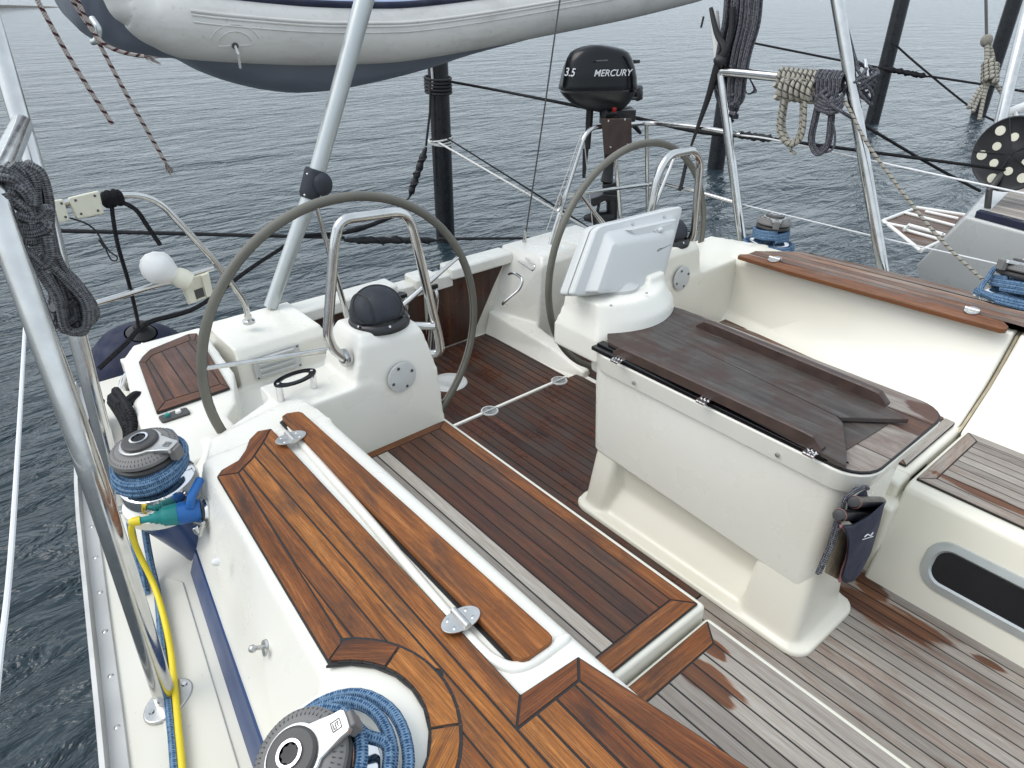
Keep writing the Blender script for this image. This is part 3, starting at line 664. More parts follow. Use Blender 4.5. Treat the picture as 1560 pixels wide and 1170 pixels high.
# moulded ramp rib and port quarter wall
rb = MB()
rb.loft([[Vector(p) for p in q] for q in (
    [(2.655, 2.50, -0.02), (2.73, 2.50, -0.02), (2.715, 2.51, 0.035), (2.665, 2.51, 0.035)],
    [(2.60, 2.75, -0.02), (2.78, 2.70, -0.02), (2.73, 2.71, 0.085), (2.66, 2.74, 0.085)],
    [(2.57, 3.36, -0.02), (2.82, 3.36, -0.02), (2.80, 3.36, 0.15), (2.62, 3.36, 0.15)])])
rb.loft([[(2.60, 3.40, -0.02), (QB.x, QB.y, -0.02), (3.5, QB.y, -0.02), (3.5, 3.46, -0.02), (2.60, 3.46, -0.02)], [(2.795, 3.375, 0.50), (QT.x, QT.y, 0.50), (3.5, QT.y, 0.50), (3.5, 3.46, 0.50), (2.795, 3.46, 0.50)], [(2.82, 3.385, 0.542), (QT.x + .03, QT.y + .03, 0.548), (3.5, QT.y + .03, 0.548), (3.5, 3.46, 0.548), (2.82, 3.46, 0.542)]])
obj('quarter_moulding', rb, M['gel'], yacht, remesh=0.010, smooth_it=7)
m = MB(); m.tube(bent([aty(772, 466, 3.1), aty(765, 463, 3.0), aty(792, 440, 2.95), aty(797, 425, 2.95), aty(783, 415, 3.05), aty(776, 418, 3.15)], 0.04), 0.0095, 10); obj('grab_handle', m, M['steel'], yacht)
m = MB(); m.tube(bent([aty(790, 398, 3.25), aty(812, 413, 3.0), aty(815, 404, 3.0), aty(797, 390, 3.3)], 0.02), 0.006, 8); obj('door_latch', m, M['steel'], yacht)
# ---------------- port side
pb = MB(); pb.prism([(2.56, 0.66), (3.4, 0.66), (3.4, 2.05), (2.56, 2.05)], -0.02, 0.408)
pbn = obj('bench', pb, M['cream'], yacht, bevel=0.016, seg=4)
m = MB(); framed(m, 2.585, 3.22, 0.690, 1.955, 0.420, 0.05, 0, 0.048, 0, 0.046, lambda d: (random.random(), 0.42, 0.35), lambda s: (0.6, 0.85 if s == 'f' else 0.4, 0.3))
obj('bench_planking', m, [M['teak'], M['caulk']], pbn, bevel=0.001, seg=1)
pf = MB(); pf.loft([[(2.365, y, -0.02), (2.375, y, 0.03), (2.487, y, 0.385), (2.52, y, 0.408), (3.3, y, 0.408), (3.3, y, -0.02)] for y in (-1.5, 0.645)])
pfo = obj('bench', pf, M['cream'], yacht, bevel=0.014, seg=4)
pf2 = MB(); pf2.prism([(2.40, 0.635), (2.70, 0.635), (2.70, 0.80), (2.43, 0.80)], -0.02, 0.33); pf2.prism([(2.475, 0.66), (2.75, 0.66), (2.75, 0.80), (2.49, 0.80)], 0.2, 0.40)
obj('bench_corner', pf2, M['cream'], yacht, bevel=0.02, seg=4)
m = MB(); framed(m, 2.535, 3.02, -1.4, 0.628, 0.420, 0.052, 0.046, 0, 0.050, 0.047, lambda d: (random.random() * 0.5 + .2, 0.70, 0.45), lambda s: (0.55, 0.62 if s != 'r' else 0.75, 0.45), off=-2.587)
obj('bench_planking', m, [M['teak'], M['caulk']], pfo, bevel=0.001, seg=1)
def brp(b, tt, y, zt, wall):
    return [(b - 0.06, y, 0.40), (b - 0.015, y, 0.424), (b + 0.022, y, 0.450), (lerp(b, tt, 0.42) + 0.035, y, 0.56), (lerp(b, tt, 0.75) + 0.02, y, 0.66), (tt - 0.006, y, zt - 0.042), (tt + 0.010, y, zt - 0.012), (tt + 0.04, y, zt), (tt + wall, y, zt), (tt + wall + 0.10, y, 0.40)]
def backrest(y0, y1, b0, b1, t0, t1, zt=0.770, wall=0.26):
    m = MB(); rings = []
    for k in range(9):
        t = k / 8; y = lerp(y0, y1, t); b = lerp(b0, b1, t); tt = lerp(t0, t1, t)
        rings.append(brp(b, tt, y, zt, wall))
    m.loft(rings); return obj('coaming', m, M['cream'], yacht, smooth=60, bevel=0.012, seg=3)
pc1 = backrest(0.672, 2.02, 3.075, 3.225, 3.335, 3.240)
m = MB(); m.loft([[(x + 0.022, y, z - (0.016 if z > 0.5 else 0)) for x, y, z in brp(3.062, 3.34, yy_, 0.770, 0.22)] for yy_ in (0.657, 0.668)]); obj('joint_sealant', m, plain('stained_sealant', (0.42, 0.36, 0.25), 0.6, var=0.2, vscale=20), yacht)
pc2 = backrest(-1.5, 0.652, 2.99, 3.05, 3.33, 3.345)
# port console wall, tower
m = MB()
m.loft([[(2.56, 1.985, 0.39), (3.30, 1.985, 0.39), (3.30, 2.30, 0.39), (2.56, 2.30, 0.39)], [(2.62, 1.975, 0.752), (3.5, 1.975, 0.752), (3.5, 2.28, 0.752), (2.62, 2.28, 0.752)]])
m.loft([[(2.545, 1.985, 0.0), (3.0, 1.985, 0.39), (3.0, 2.30, 0.39), (2.545, 2.30, 0.0)], [(2.59, 1.98, 0.70), (2.955, 1.98, 0.70), (2.955, 2.26, 0.70), (2.59, 2.26, 0.70)],
        [(2.63, 1.99, 0.885), (2.915, 1.99, 0.885), (2.915, 2.22, 0.885), (2.63, 2.22, 0.885)], [(2.65, 2.01, 0.92), (2.90, 2.01, 0.92), (2.90, 2.20, 0.92), (2.65, 2.20, 0.92)]])
m.loft([[(3.0, 1.975, 0.40), (3.6, 1.975, 0.40), (3.75, 2.45, 0.40), (3.0, 2.45, 0.40)], [(3.0, 1.985, 0.757), (3.58, 1.985, 0.757), (3.62, 2.4, 0.70), (3.0, 2.4, 0.70)]])
obj('port_console', m, M['cream'], yacht, remesh=0.010, smooth_it=8)
# port coaming planking with its hinged lid
zc = 0.784; m = MB(); pang = math.atan2(1, -0.07)
om = xy([(1150, 382), (1222, 383), (1300, 400), (1400, 424), (1478, 444), (1490, 455), (1520, 467), (1560, 474), (1620, 488), (1750, 560)], zc)
im = xy([(1136, 388), (1163, 394), (1300, 428), (1430, 463), (1545, 494), (1700, 560)], zc)
strips(m, im[::1] + om[::-1], zc, pang, 0.047, lambda d: (random.random(), 0.52, 0.30), 0.01); caulk(m, im + om[::-1], zc)
obj('coaming_planking', m, [M['teak'], M['caulk']], pc1, bevel=0.001, seg=1)
m = MB(); lq = xy([(1124, 389), (1127, 387), (1139, 387), (1200, 402), (1300, 427), (1430, 462), (1530, 490), (1537, 497), (1534, 501), (1526, 501), (1400, 467), (1200, 412)], 0.797)
m.prism(lq, 0.775, 0.797, 0, (0.45, 0.34, 0.25), pang)
plid = obj('locker_lid', m, M['teak'], pc1, bevel=0.004, seg=3)
for px, py in ((1180, 395), (1481, 473)):
    q = at(px, py, 0.800); leaf_hinge((q.x, q.y), 0.798, (-0.07, 1), None, yacht)
# portlight in the bench front
n0 = Vector((-0.355, 0, 0.112)).normalized(); p0 = Vector((2.375, 0, 0.03))
ax1 = Vector((0, 1, 0)); ax2 = n0.cross(ax1) * -1 if n0.cross(ax1).z < 0 else n0.cross(ax1)
def on(px, py):
    q = atp(px, py, p0, n0) - p0; return (q.dot(ax1), q.dot(ax2))
cw, ch = on(1412, 850), on(1545, 905)
def ringpts(x0, y0, x1, y1, r, d): return [p0 + ax1 * a + ax2 * b + n0 * d for a, b in rrect(x0, y0, x1, y1, r, 7)]
q1 = [on(*p) for p in ((1406, 848), (1437, 818), (1420, 884), (1530, 955))]
xmax = max(q[0] for q in q1); ymin = min(q[1] for q in q1) - 0.012; ymax = max(q[1] for q in q1); xmin = xmax - 0.46
m = MB()
W = [ringpts(xmin, ymin, xmax, ymax, 0.085, -0.002), ringpts(xmin + 0.004, ymin + 0.004, xmax - 0.004, ymax - 0.004, 0.081, 0.007), ringpts(xmin + 0.032, ymin + 0.032, xmax - 0.032, ymax - 0.032, 0.055, 0.010), ringpts(xmin + 0.046, ymin + 0.046, xmax - 0.046, ymax - 0.046, 0.042, -0.006)]
m.loft(W, caps=False); pl = obj('portlight', m, M['alu'], yacht, smooth=50)
m = MB(); r_ = ringpts(xmin + 0.035, ymin + 0.035, xmax - 0.035, ymax - 0.035, 0.05, 0.0015); r2 = [p - n0 * 0.004 for p in r_]; m.loft([r2, r_]); obj('window_pane', m, M['glass'], pl)
# round inspection plates on the towers
for (c, nn) in ((aty(612, 574, 2.082), (0, -1, 0.02)), (aty(1038, 424, 1.972), (0, -1, 0.02))):
    m = MB(); m.lathe([(0.062, 0.0), (0.062, 0.006), (0.056, 0.008), (0.0, 0.009)], c, nn, 32); pl_ = obj('inspection_plate', m, M['vent'], yacht)
    for k in range(4):
        a = R(20 + 90 * k); s = MB(); s.lathe([(0.0065, 0.008), (0.006, 0.0105), (0, 0.011)], c + Vector((math.cos(a) * 0.046, 0, math.sin(a) * 0.046)), nn, 10); obj('screw', s, M['dgrey'], pl_)
# padeye and stud on the coaming side
p = atp(405, 985, (0.25, 1.2, 0.6), (-0.92, 0, 0.39)); nn = Vector((-0.92, 0.1, 0.39)).normalized()
m = MB(); m.lathe([(0.0, 0.006), (0.016, 0.006), (0.018, 0.0)], p, nn, 16); m.tube([p + nn * 0.004, p + nn * 0.03], 0.0055, 10); m.ball(p + nn * 0.032, 0.010, 10, 8)
for s_ in (-1, 1): m.lathe([(0, 0.005), (0.009, 0.004), (0.010, 0.0)], p + Vector((0.01, 0.026, -0.012)) * s_, nn, 12)
obj('snap_stud', m, M['dull'], yacht)
p = atp(332, 856, (0.25, 1.6, 0.62), (-0.92, 0, 0.39)); m = MB(); m.lathe([(0.011, -0.002), (0.010, 0.010), (0.006, 0.016), (0, 0.017)], p, nn, 14); obj('plug_button', m, M['white'], yacht)
# ================================================================ fixtures in the cockpit
def frame_of(axis, ref):
    A = Vector(axis).normalized(); X = (Vector(ref) - A * Vector(ref).dot(A)).normalized(); return X, A.cross(X), A
# ---------------- steering wheels
def wheel(c, rad, a0, label):
    c = Vector(c); t = thing('steering_wheel', c, label, 'steering wheel', 'steering wheels')
    m = MB(); m.tube([c + Vector((math.cos(2 * math.pi * k / 96), 0, math.sin(2 * math.pi * k / 96))) * rad for k in range(96)], 0.0175, 14, closed=True)
    rim = obj('rim', m, M['leather'], t)
    s = MB(); s.tube([c + Vector((math.cos(2 * math.pi * k / 96), 0, math.sin(2 * math.pi * k / 96))) * (rad - 0.0165) + Vector((0, -0.004, 0)) for k in range(96)], 0.0028, 5, closed=True); obj('stitching', s, M['dgrey'], rim)
    m = MB(); m.lathe([(0, -0.04), (0.03, -0.035), (0.042, -0.01), (0.042, 0.02), (0.02, 0.05), (0, 0.05)], c, (0, 1, 0), 24); obj('hub', m, M['steel'], t)
    for k in range(5):
        a = a0 + 2 * math.pi * k / 5; d = Vector((math.cos(a), 0, math.sin(a)))
        m = MB(); m.tube([c + d * 0.03, c + d * (rad * 0.5), c + d * (rad - 0.008)], [0.013, 0.0115, 0.008], 10); obj('spoke', m, M['steel'], t)
    return t
wheel((1.163, 2.40, 0.738), 0.617, math.atan2(1.33 - 0.738, 1.08 - 1.163), 'grey leather covered steering wheel rising behind the console nearest the yellow cable')
wheel((2.825, 2.35, 0.735), 0.617, math.atan2(1.24 - 0.735, 3.09 - 2.825), 'grey leather covered steering wheel standing behind the white plotter housing')
# ---------------- grab rails over the compasses
def grab(name, path, r, feet, label, braces=()):
    t = thing(name, path[-1], label, 'grab rail', 'grab rails in front of the steering wheels')
    m = MB(); m.tube(path, r, 14); obj('rail', m, M['steel'], t)
    for (c, ax, rr) in feet:
        m = MB(); m.lathe([(0.0, 0.016), (rr * 0.55, 0.016), (rr * 0.6, 0.008), (rr, 0.006), (rr, -0.004)], c, ax, 24); obj('flange', m, M['steel'], t)
    for (a, b, rr) in braces:
        m = MB(); m.tube([a, b], rr, 12); obj('brace', m, M['steel'], t)
Yg = 2.17
pa = [Vector((1.000, 2.165, 0.835)), aty(508, 533, Yg), aty(499, 510, Yg), aty(509, 372, Yg), aty(517, 335, Yg), aty(622, 320, Yg), aty(639, 390, Yg), aty(669, 515, Yg + .02), aty(672, 540, Yg + .02), Vector((1.345, 2.26, 0.70))]
grab('grab_rail', bent(pa, [0, 0.03, 0.02, 0.02, 0.085, 0.075, 0.1, 0.05, 0.06, 0], 8), 0.0185, [((1.003, 2.162, 0.835), (-1, -0.25, 0.2), 0.036)], 'bent stainless grab rail arching over the dark canvas dome nearest the blue rope winches', [(Vector((1.315, 2.24, 0.845)), aty(663, 497, Yg), 0.016)])
Yp = 2.02
pa = [aty(988, 330, Yp), aty(1003, 263, Yp), aty(1019, 236, Yp), aty(1057, 228, Yp), aty(1067, 245, Yp), aty(1062, 300, Yp), aty(1057, 356, Yp), aty(1048, 372, Yp + .02)]
pa[0] = aty(975, 400, Yp)
grab('grab_rail', bent(pa, [0, 0.1, 0.08, 0.06, 0.06, 0.1, 0.04, 0], 8), 0.0185, [], 'bent stainless grab rail standing behind the white plotter housing')
# ---------------- compasses under canvas hoods
def compass(c, r, label):
    c = Vector(c); t = thing('compass', c, label, 'compass', 'hooded compasses on the consoles')
    m = MB(); m.lathe([(r * 1.13, -0.012), (r * 1.13, 0.006), (r * 1.06, 0.016), (r * 0.95, 0.02)], c, (0, 0, 1), 36); obj('base_ring', m, M['black'], t)
    T = Matrix.Rotation(R(-14), 3, 'X')
    m = MB(); m.ball(c + Vector((0, 0.01, 0.03)), (r * 1.03, r * 1.0, r * 0.98), 32, 18, rot=T, zmin=-0.25); h = obj('hood', m, M['canvas'], t, smooth=70)
    def arcs(nv, d):
        n = Vector(nv).normalized(); u = n.orthogonal().normalized(); v = n.cross(u); rr = math.sqrt(max(1e-4, 1 - d * d))
        pts = [(n * d + u * rr * math.cos(2 * math.pi * k / 60) + v * rr * math.sin(2 * math.pi * k / 60)) for k in range(60)]
        return [c + Vector((0, 0.01, 0.03)) + T @ Vector((p.x * r * 1.035, p.y * r * 1.005, p.z * r * 0.985)) for p in pts if p.z > -0.2]
    s = MB(); s.tube(arcs((-0.25, -0.85, 0.62), 0.50), 0.0045, 6, closed=True)
    a2 = arcs((-0.97, -0.05, 0.1), 0.62)
    k0 = max(range(len(a2)), key=lambda k: (a2[k] - a2[k - 1]).length)
    s.tube(a2[k0:] + a2[:k0], 0.0042, 6); obj('seam', s, M['black'], h)
    for a in (200, 260, 318):
        q = c + Vector((math.cos(R(a)) * r * 1.1, math.sin(R(a)) * r * 1.1, 0.018)); s = MB(); s.lathe([(0.005, -0.002), (0.005, 0.004), (0, 0.005)], q, (math.cos(R(a)), math.sin(R(a)), 0.5), 8); obj('stud', s, M['steel'], t)
compass((1.185, 2.212, 0.918), 0.104, 'dark grey canvas compass hood on the wheel console inside the nearer grab rail')
compass((2.80, 2.10, 0.918), 0.090, 'dark compass hood half hidden behind the white plotter housing')
# ---------------- oval chrome edged ring on two posts
zc = 0.805; cc = at(450, 577, zc); t = thing('oval_ring', (cc.x, cc.y, 0.75), 'oval black ring on two short clear posts on the white console shoulder', 'bracket')
m = MB(); u = Vector((0.995, 0.10, 0)).normalized(); v = Vector((-u.y, u.x, 0))
rings = []
for k in range(40):
    a = 2 * math.pi * k / 40; ra = 1 + 0.06 * math.cos(2 * a)
    q = lambda f, g, z: cc + u * math.cos(a) * f + v * math.sin(a) * g + Vector((0, 0, z))
    rings.append([q(0.083, 0.043, 0), q(0.083, 0.043, 0.008), q(0.056, 0.027, 0.009), q(0.056, 0.027, 0)])
rings.append(rings[0]); m.loft(rings, caps=False); obj('bezel', m, M['blackgloss'], t, bevel=0.0015)
for s_ in (-1, 1):
    p = cc + u * 0.068 * s_; m = MB(); m.tube([(p.x, p.y, 0.742), (p.x, p.y, zc)], 0.013, 14); obj('post', m, M['chrome'], t)
    s = MB(); s.lathe([(0.006, 0.0085), (0.005, 0.011), (0, 0.0115)], p, (0, 0, 1), 10); obj('screw', s, M['chrome'], t)
# ---------------- cockpit table
tb = thing('cockpit_table', (2.08, 1.15, 0.0), 'white cockpit table with dark worn folding teak top and raised edge rails', 'table')
m = MB()
def rr4(x0, y0, x1, y1, r): return rrect(x0, y0, x1, y1, r, 6)
m.prism(rr4(1.795, 0.585, 2.20, 1.72, 0.07), -0.02, 0.022)
m.prism(rr4(1.835, 0.66, 2.13, 1.66, 0.03), 0.0, 0.13, top=rr4(1.925, 0.66, 2.10, 1.66, 0.03))
m.prism(rr4(1.925, 0.66, 2.20, 1.66, 0.03), 0.0, 0.34)
m.prism(rr4(1.818, 0.63, 2.15, 0.865, 0.03), 0.0, 0.34, top=rr4(1.878, 0.655, 2.13, 0.86, 0.03))
m.prism(rr4(1.822, 1.56, 2.15, 1.68, 0.03), 0.0, 0.34, top=rr4(1.878, 1.54, 2.13, 1.668, 0.03))
obj('pedestal', m, M['cream'], tb, remesh=0.010, smooth_it=8)
m = MB(); lo = rr4(1.855, 0.650, 2.33, 1.690, 0.045); m.loft([[(x, y, z0 + (0.0 if y > 0.9 else -0.055 * min(1, (0.9 - y) / 0.12))) for x, y in rr4(1.857 + k, 0.652 + k, 2.33, 1.69 - k, 0.045)] for z0, k in ((0.295, 0.006),)] + [[(x, y, 0.62) for x, y in rr4(1.846, 0.635, 2.335, 1.694, 0.05)], [(x, y, 0.725) for x, y in rr4(1.84, 0.625, 2.34, 1.695, 0.06)]])
bx = obj('box', m, M['gel'], tb, bevel=0.012, seg=3)
m = MB(); m.loft([[(x, y, 0.705) for x, y in rr4(1.826, 0.590, 2.385, 1.70, 0.095)], [(x, y, 0.795) for x, y in rr4(1.806, 0.562, 2.40, 1.70, 0.105)]]); lipo = obj('rim', m, M['gel'], tb, bevel=0.010, seg=3)
for px, py in ((967, 579), (1187, 686), (1301, 733)):
    p = atx(px, py, 1.818); s = MB(); s.lathe([(0.008, 0), (0.008, 0.004), (0.004, 0.006), (0, 0.006)], (1.815 if px < 1290 else 1.84, p.y, 0.742), (-1, 0, -0.1) if px < 1290 else (-0.7, -0.7, -0.1), 12); obj('screw', s, M['dull'], lipo)
m = MB(); zt = 0.806
strips(m, [(x, y) for x, y in rr4(1.812, 0.568, 2.394, 1.68, 0.10)], zt, R(90), 0.29, lambda d: (0.40, 0.62, 0.80), 0.06); caulk(m, rr4(1.810, 0.566, 2.396, 1.68, 0.10), zt)
obj('table_board', m, [M['teak'], M['caulk']], tb, bevel=0.002, seg=1)
m = MB(); m.prism([(1.808, 0.70), (1.85, 0.64), (1.85, 1.67), (1.808, 1.67)], 0.797, 0.812); m.prism([(1.834, 0.74), (1.87, 0.74), (1.87, 1.665), (1.834, 1.665)], 0.811, 0.820); m.prism([(1.855, 0.80), (1.95, 0.80), (1.95, 1.6), (1.855, 1.6)], 0.807, 0.816); m.prism([(2.0, 0.80), (2.12, 0.80), (2.12, 1.6), (2.0, 1.6)], 0.807, 0.8185); obj('hinge_strip', m, M['blackgloss'], tb, bevel=0.002)
zl = 0.832
m = MB(); m.prism(xy([(1288, 686), (1353, 646), (1340, 640), (1283, 640), (1270, 680)], 0.81), 0.800, 0.8095, 0, (0.5, 0, 0), R(91)); obj('table_board', m, M['tabwood'], tb)
for nm, poly in (('table_leaf', xy([(927, 521), (1262, 694), (1290, 709), (1290, 690), (1284, 643), (1275, 634), (1014, 507), (980, 488), (950, 480), (925, 505)], zl)), ('table_leaf', xy([(1018, 507), (1282, 634), (1386, 637), (1240, 560), (1070, 481), (1042, 470), (1000, 458), (975, 487)], zl + 0.004))):
    m = MB(); m.prism(poly, zl - 0.017, zl, 0, (0.42, 0.16, 0.82), R(91)); lf = obj(nm, m, M['tabwood'], tb, bevel=0.003, seg=2)
def fiddle(p, q, w, h):
    p, q = Vector(p), Vector(q); d = (q - p).normalized(); n = Vector((-d.y, d.x, 0)); m = MB(); L = (q - p).length; rings = []
    for k in range(25):
        s = k / 24 * L; e = min(s, L - s); hh = h * min(1, math.sqrt(max(0.06, 1 - (1 - min(1, e / 0.05)) ** 2)))
        c = p + d * s
        rings.append([c - n * w, c - n * w * 0.97 + Vector((0, 0, hh * 0.9)), c - n * w * 0.72 + Vector((0, 0, hh)), c + n * w * 0.72 + Vector((0, 0, hh)), c + n * w * 0.97 + Vector((0, 0, hh * 0.9)), c + n * w])
    b = len(m.v); m.loft(rings)
    for i in range(len(m.f)): m.uv[i] = [((m.v[k] - p).dot(d), (m.v[k] - p).dot(n) + m.v[k].z) for k in m.f[i]]; m.tone[i] = (0.55, 0.05, 0.72)
    return obj('edge_rail', m, M['brown'], tb, smooth=28)
fz = zl - 0.001
a, b = at(937, 537, fz), at(1254, 686, fz); fiddle(b, a, 0.013, 0.040)
a, b = at(1064, 497, fz), at(1352, 618, fz); fiddle(b, a, 0.015, 0.042)
for px, py in ((972, 547), (1197, 650), (1063, 610), (940, 549), (1072, 611), (1236, 690)):
    pass
for px, py in ((972, 546), (1196, 650)):
    p = at(px, py, fz + 0.02); s = MB(); s.lathe([(0.006, 0.0), (0.005, 0.004), (0, 0.0045)], (p.x - 0.004, p.y, p.z), (-1, 0, 0.3), 10); obj('screw', s, M['chrome'], tb)
for px, py in ((941, 549), (1072, 611), (1236, 690)):
    p = at(px, py, 0.822); h = MB()
    for dx in (-0.012, 0.012):
        for dy in (-0.014, 0, 0.014): h.tube([(p.x + dx - 0.007, p.y + dy, p.z + 0.004), (p.x + dx + 0.007, p.y + dy, p.z + 0.004)], 0.006, 8)
    h.box((p.x, p.y, p.z), (0.045, 0.034, 0.006)); obj('hinge', h, M['chrome'], tb)
# ---------------- instrument pod and covered plotter at the end of the table
pod = thing('instrument_pod', (2.05, 1.75, 0.70), 'rounded white pod at the aft end of the table carrying the plotter', 'instrument pod')
m = MB()
def podring(z, x0, x1, y0, y1, bow):
    out = []
    for k in range(17): s = k / 16; out.append((lerp(x0, x1, s), y0 - bow * math.sin(math.pi * s) ** 0.8, z))
    out += [(x1, y1, z), (x0, y1, z)]; return out
zsl = lambda ring, k: [(x, y, z + k * (x - 2.0)) for x, y, z in ring]
m.loft([podring(0.70, 1.87, 2.36, 1.70, 1.95, 0.10), podring(0.80, 1.87, 2.36, 1.70, 1.95, 0.10), podring(0.87, 1.89, 2.355, 1.715, 1.93, 0.10), zsl(podring(0.940, 1.90, 2.31, 1.74, 1.92, 0.085), 0.0), zsl(podring(0.950, 1.93, 2.28, 1.76, 1.91, 0.07), 0.0)])
m.loft([[(2.14, 1.70, 0.85), (2.33, 1.71, 0.85), (2.33, 1.92, 0.85), (2.14, 1.92, 0.85)], [(2.20, 1.72, 0.985), (2.305, 1.73, 0.985), (2.305, 1.90, 0.985), (2.20, 1.90, 0.985)]])
m.prism([(1.95, 1.62), (2.32, 1.62), (2.32, 1.80), (1.95, 1.80)], 0.60, 0.74)
obj('pod_shell', m, M['gel'], pod, remesh=0.010, smooth_it=7)
m = MB(); m.lathe([(0.085, 0.93), (0.09, 0.965), (0.075, 0.972), (0.05, 0.99), (0, 0.99)], (2.08, 1.80, 0), n=30); obj('swivel', m, M['vent'], pod)
for px, py in ((931, 466), (985, 447)):
    p = at(px, py, 0.955); s = MB(); s.lathe([(0.006, 0), (0.005, 0.004), (0, 0.004)], p, n=10); obj('screw', s, M['dull'], pod)
pt = thing('plotter', (2.08, 1.80, 0.98), 'pale grey plotter housing seen from behind on the pod at the table end', 'chart plotter')
bl, br, tr_, tl = aty(868, 450, 1.80), aty(1001, 440, 1.79), aty(1034, 316, 1.87), aty(905, 347, 1.88)
mid = (bl + br + tr_ + tl) / 4; ex_ = ((br - bl) + (tr_ - tl)).normalized(); ey_ = ((tl - bl) + (tr_ - br)); ey_ = (ey_ - ex_ * ey_.dot(ex_)).normalized(); nz_ = ex_.cross(ey_).normalized()
if nz_.y > 0: nz_ = -nz_
def pp(a, b, d):   # bilinear on the housing, a right, b up, d out towards the viewer
    return bl.lerp(br, a).lerp(tl.lerp(tr_, a), b) + nz_ * d
def quad_ring(x0, y0, x1, y1, r, d): return [pp(a, b, d) for a, b in rrect(x0, y0, x1, y1, r, 6)]
m = MB(); m.loft([quad_ring(0.0, 0, 1, 1, 0.07, -0.065), quad_ring(-0.02, -0.02, 1.02, 1.02, 0.08, -0.05), quad_ring(-0.02, -0.02, 1.02, 1.02, 0.08, -0.012)]); obj('front_shell', m, M['plot'], pt, smooth=40, bevel=0.005, seg=3)
m = MB(); m.loft([quad_ring(-0.013, -0.013, 1.013, 1.013, 0.08, -0.014), quad_ring(-0.013, -0.013, 1.013, 1.013, 0.08, -0.003)]); obj('seal', m, M['grey'], pt)
m = MB(); m.loft([quad_ring(-0.02, -0.02, 1.02, 1.02, 0.08, -0.005), quad_ring(-0.02, -0.02, 1.02, 1.02, 0.08, 0.014), quad_ring(0.0, 0.0, 1.0, 1.0, 0.06, 0.022), quad_ring(0.10, 0.02, 0.93, 0.90, 0.05, 0.024),
                  quad_ring(0.16, 0.01, 0.90, 0.72, 0.06, 0.062), quad_ring(0.22, 0.05, 0.86, 0.64, 0.05, 0.066)])
sh = obj('back_shell', m, M['plot'], pt, smooth=30, bevel=0.006, seg=3)
m = MB(); A_ = [(0.30, 0.88), (0.90, 0.88), (0.90, 0.62), (0.80, 0.55), (0.68, 0.52), (0.55, 0.60)]
m.loft([[pp(a, b, 0.02) for a, b in A_], [pp(lerp(a, 0.7, .05), lerp(b, 0.72, .05), 0.052) for a, b in A_]]); obj('moulded_badge', m, M['plot'], pt, bevel=0.006, seg=3)
m = MB(); m.loft([[pp(0.60 + 0.30 * a, 0.61 + 0.22 * b, d) for a, b in ((0.05, 0.8), (0.3, 1.0), (0.75, 1.0), (1.0, 0.75), (0.9, 0.3), (0.62, 0.0), (0.35, 0.3))] for d in (0.05, 0.056)]); m.ball(pp(0.70, 0.77, 0.058), (0.017, 0.010, 0.012), 12, 8); obj('badge_knob', m, M['plot'], pt, bevel=0.003)
for a, b in ((0.12, 0.14), (0.12, 0.66), (0.40, 0.93), (0.78, 0.93)):
    s = MB(); s.lathe([(0.0085, 0.0), (0.008, 0.004), (0, 0.005)], pp(a, b, 0.022), nz_, 12); obj('screw', s, M['dull'], pt)
# small dark maker's mark: an oval loop and a few strokes
m = MB(); m.tube([pp(0.735 + 0.022 * math.cos(q), 0.515 + 0.011 * math.sin(q) + 0.012 * math.cos(q), 0.066) for q in [2 * math.pi * k / 20 for k in range(20)]], 0.0011, 5, closed=True)
for k in range(6): m.box(pp(0.765 + 0.016 * k, 0.520 + 0.006 * k, 0.064), (0.006, 0.003, 0.005 + 0.002 * (k % 2)))
m.tube([pp(0.72, 0.500, 0.0655), pp(0.87, 0.555, 0.0655)], 0.0009, 5); obj('makers_mark', m, M['black'], pt)
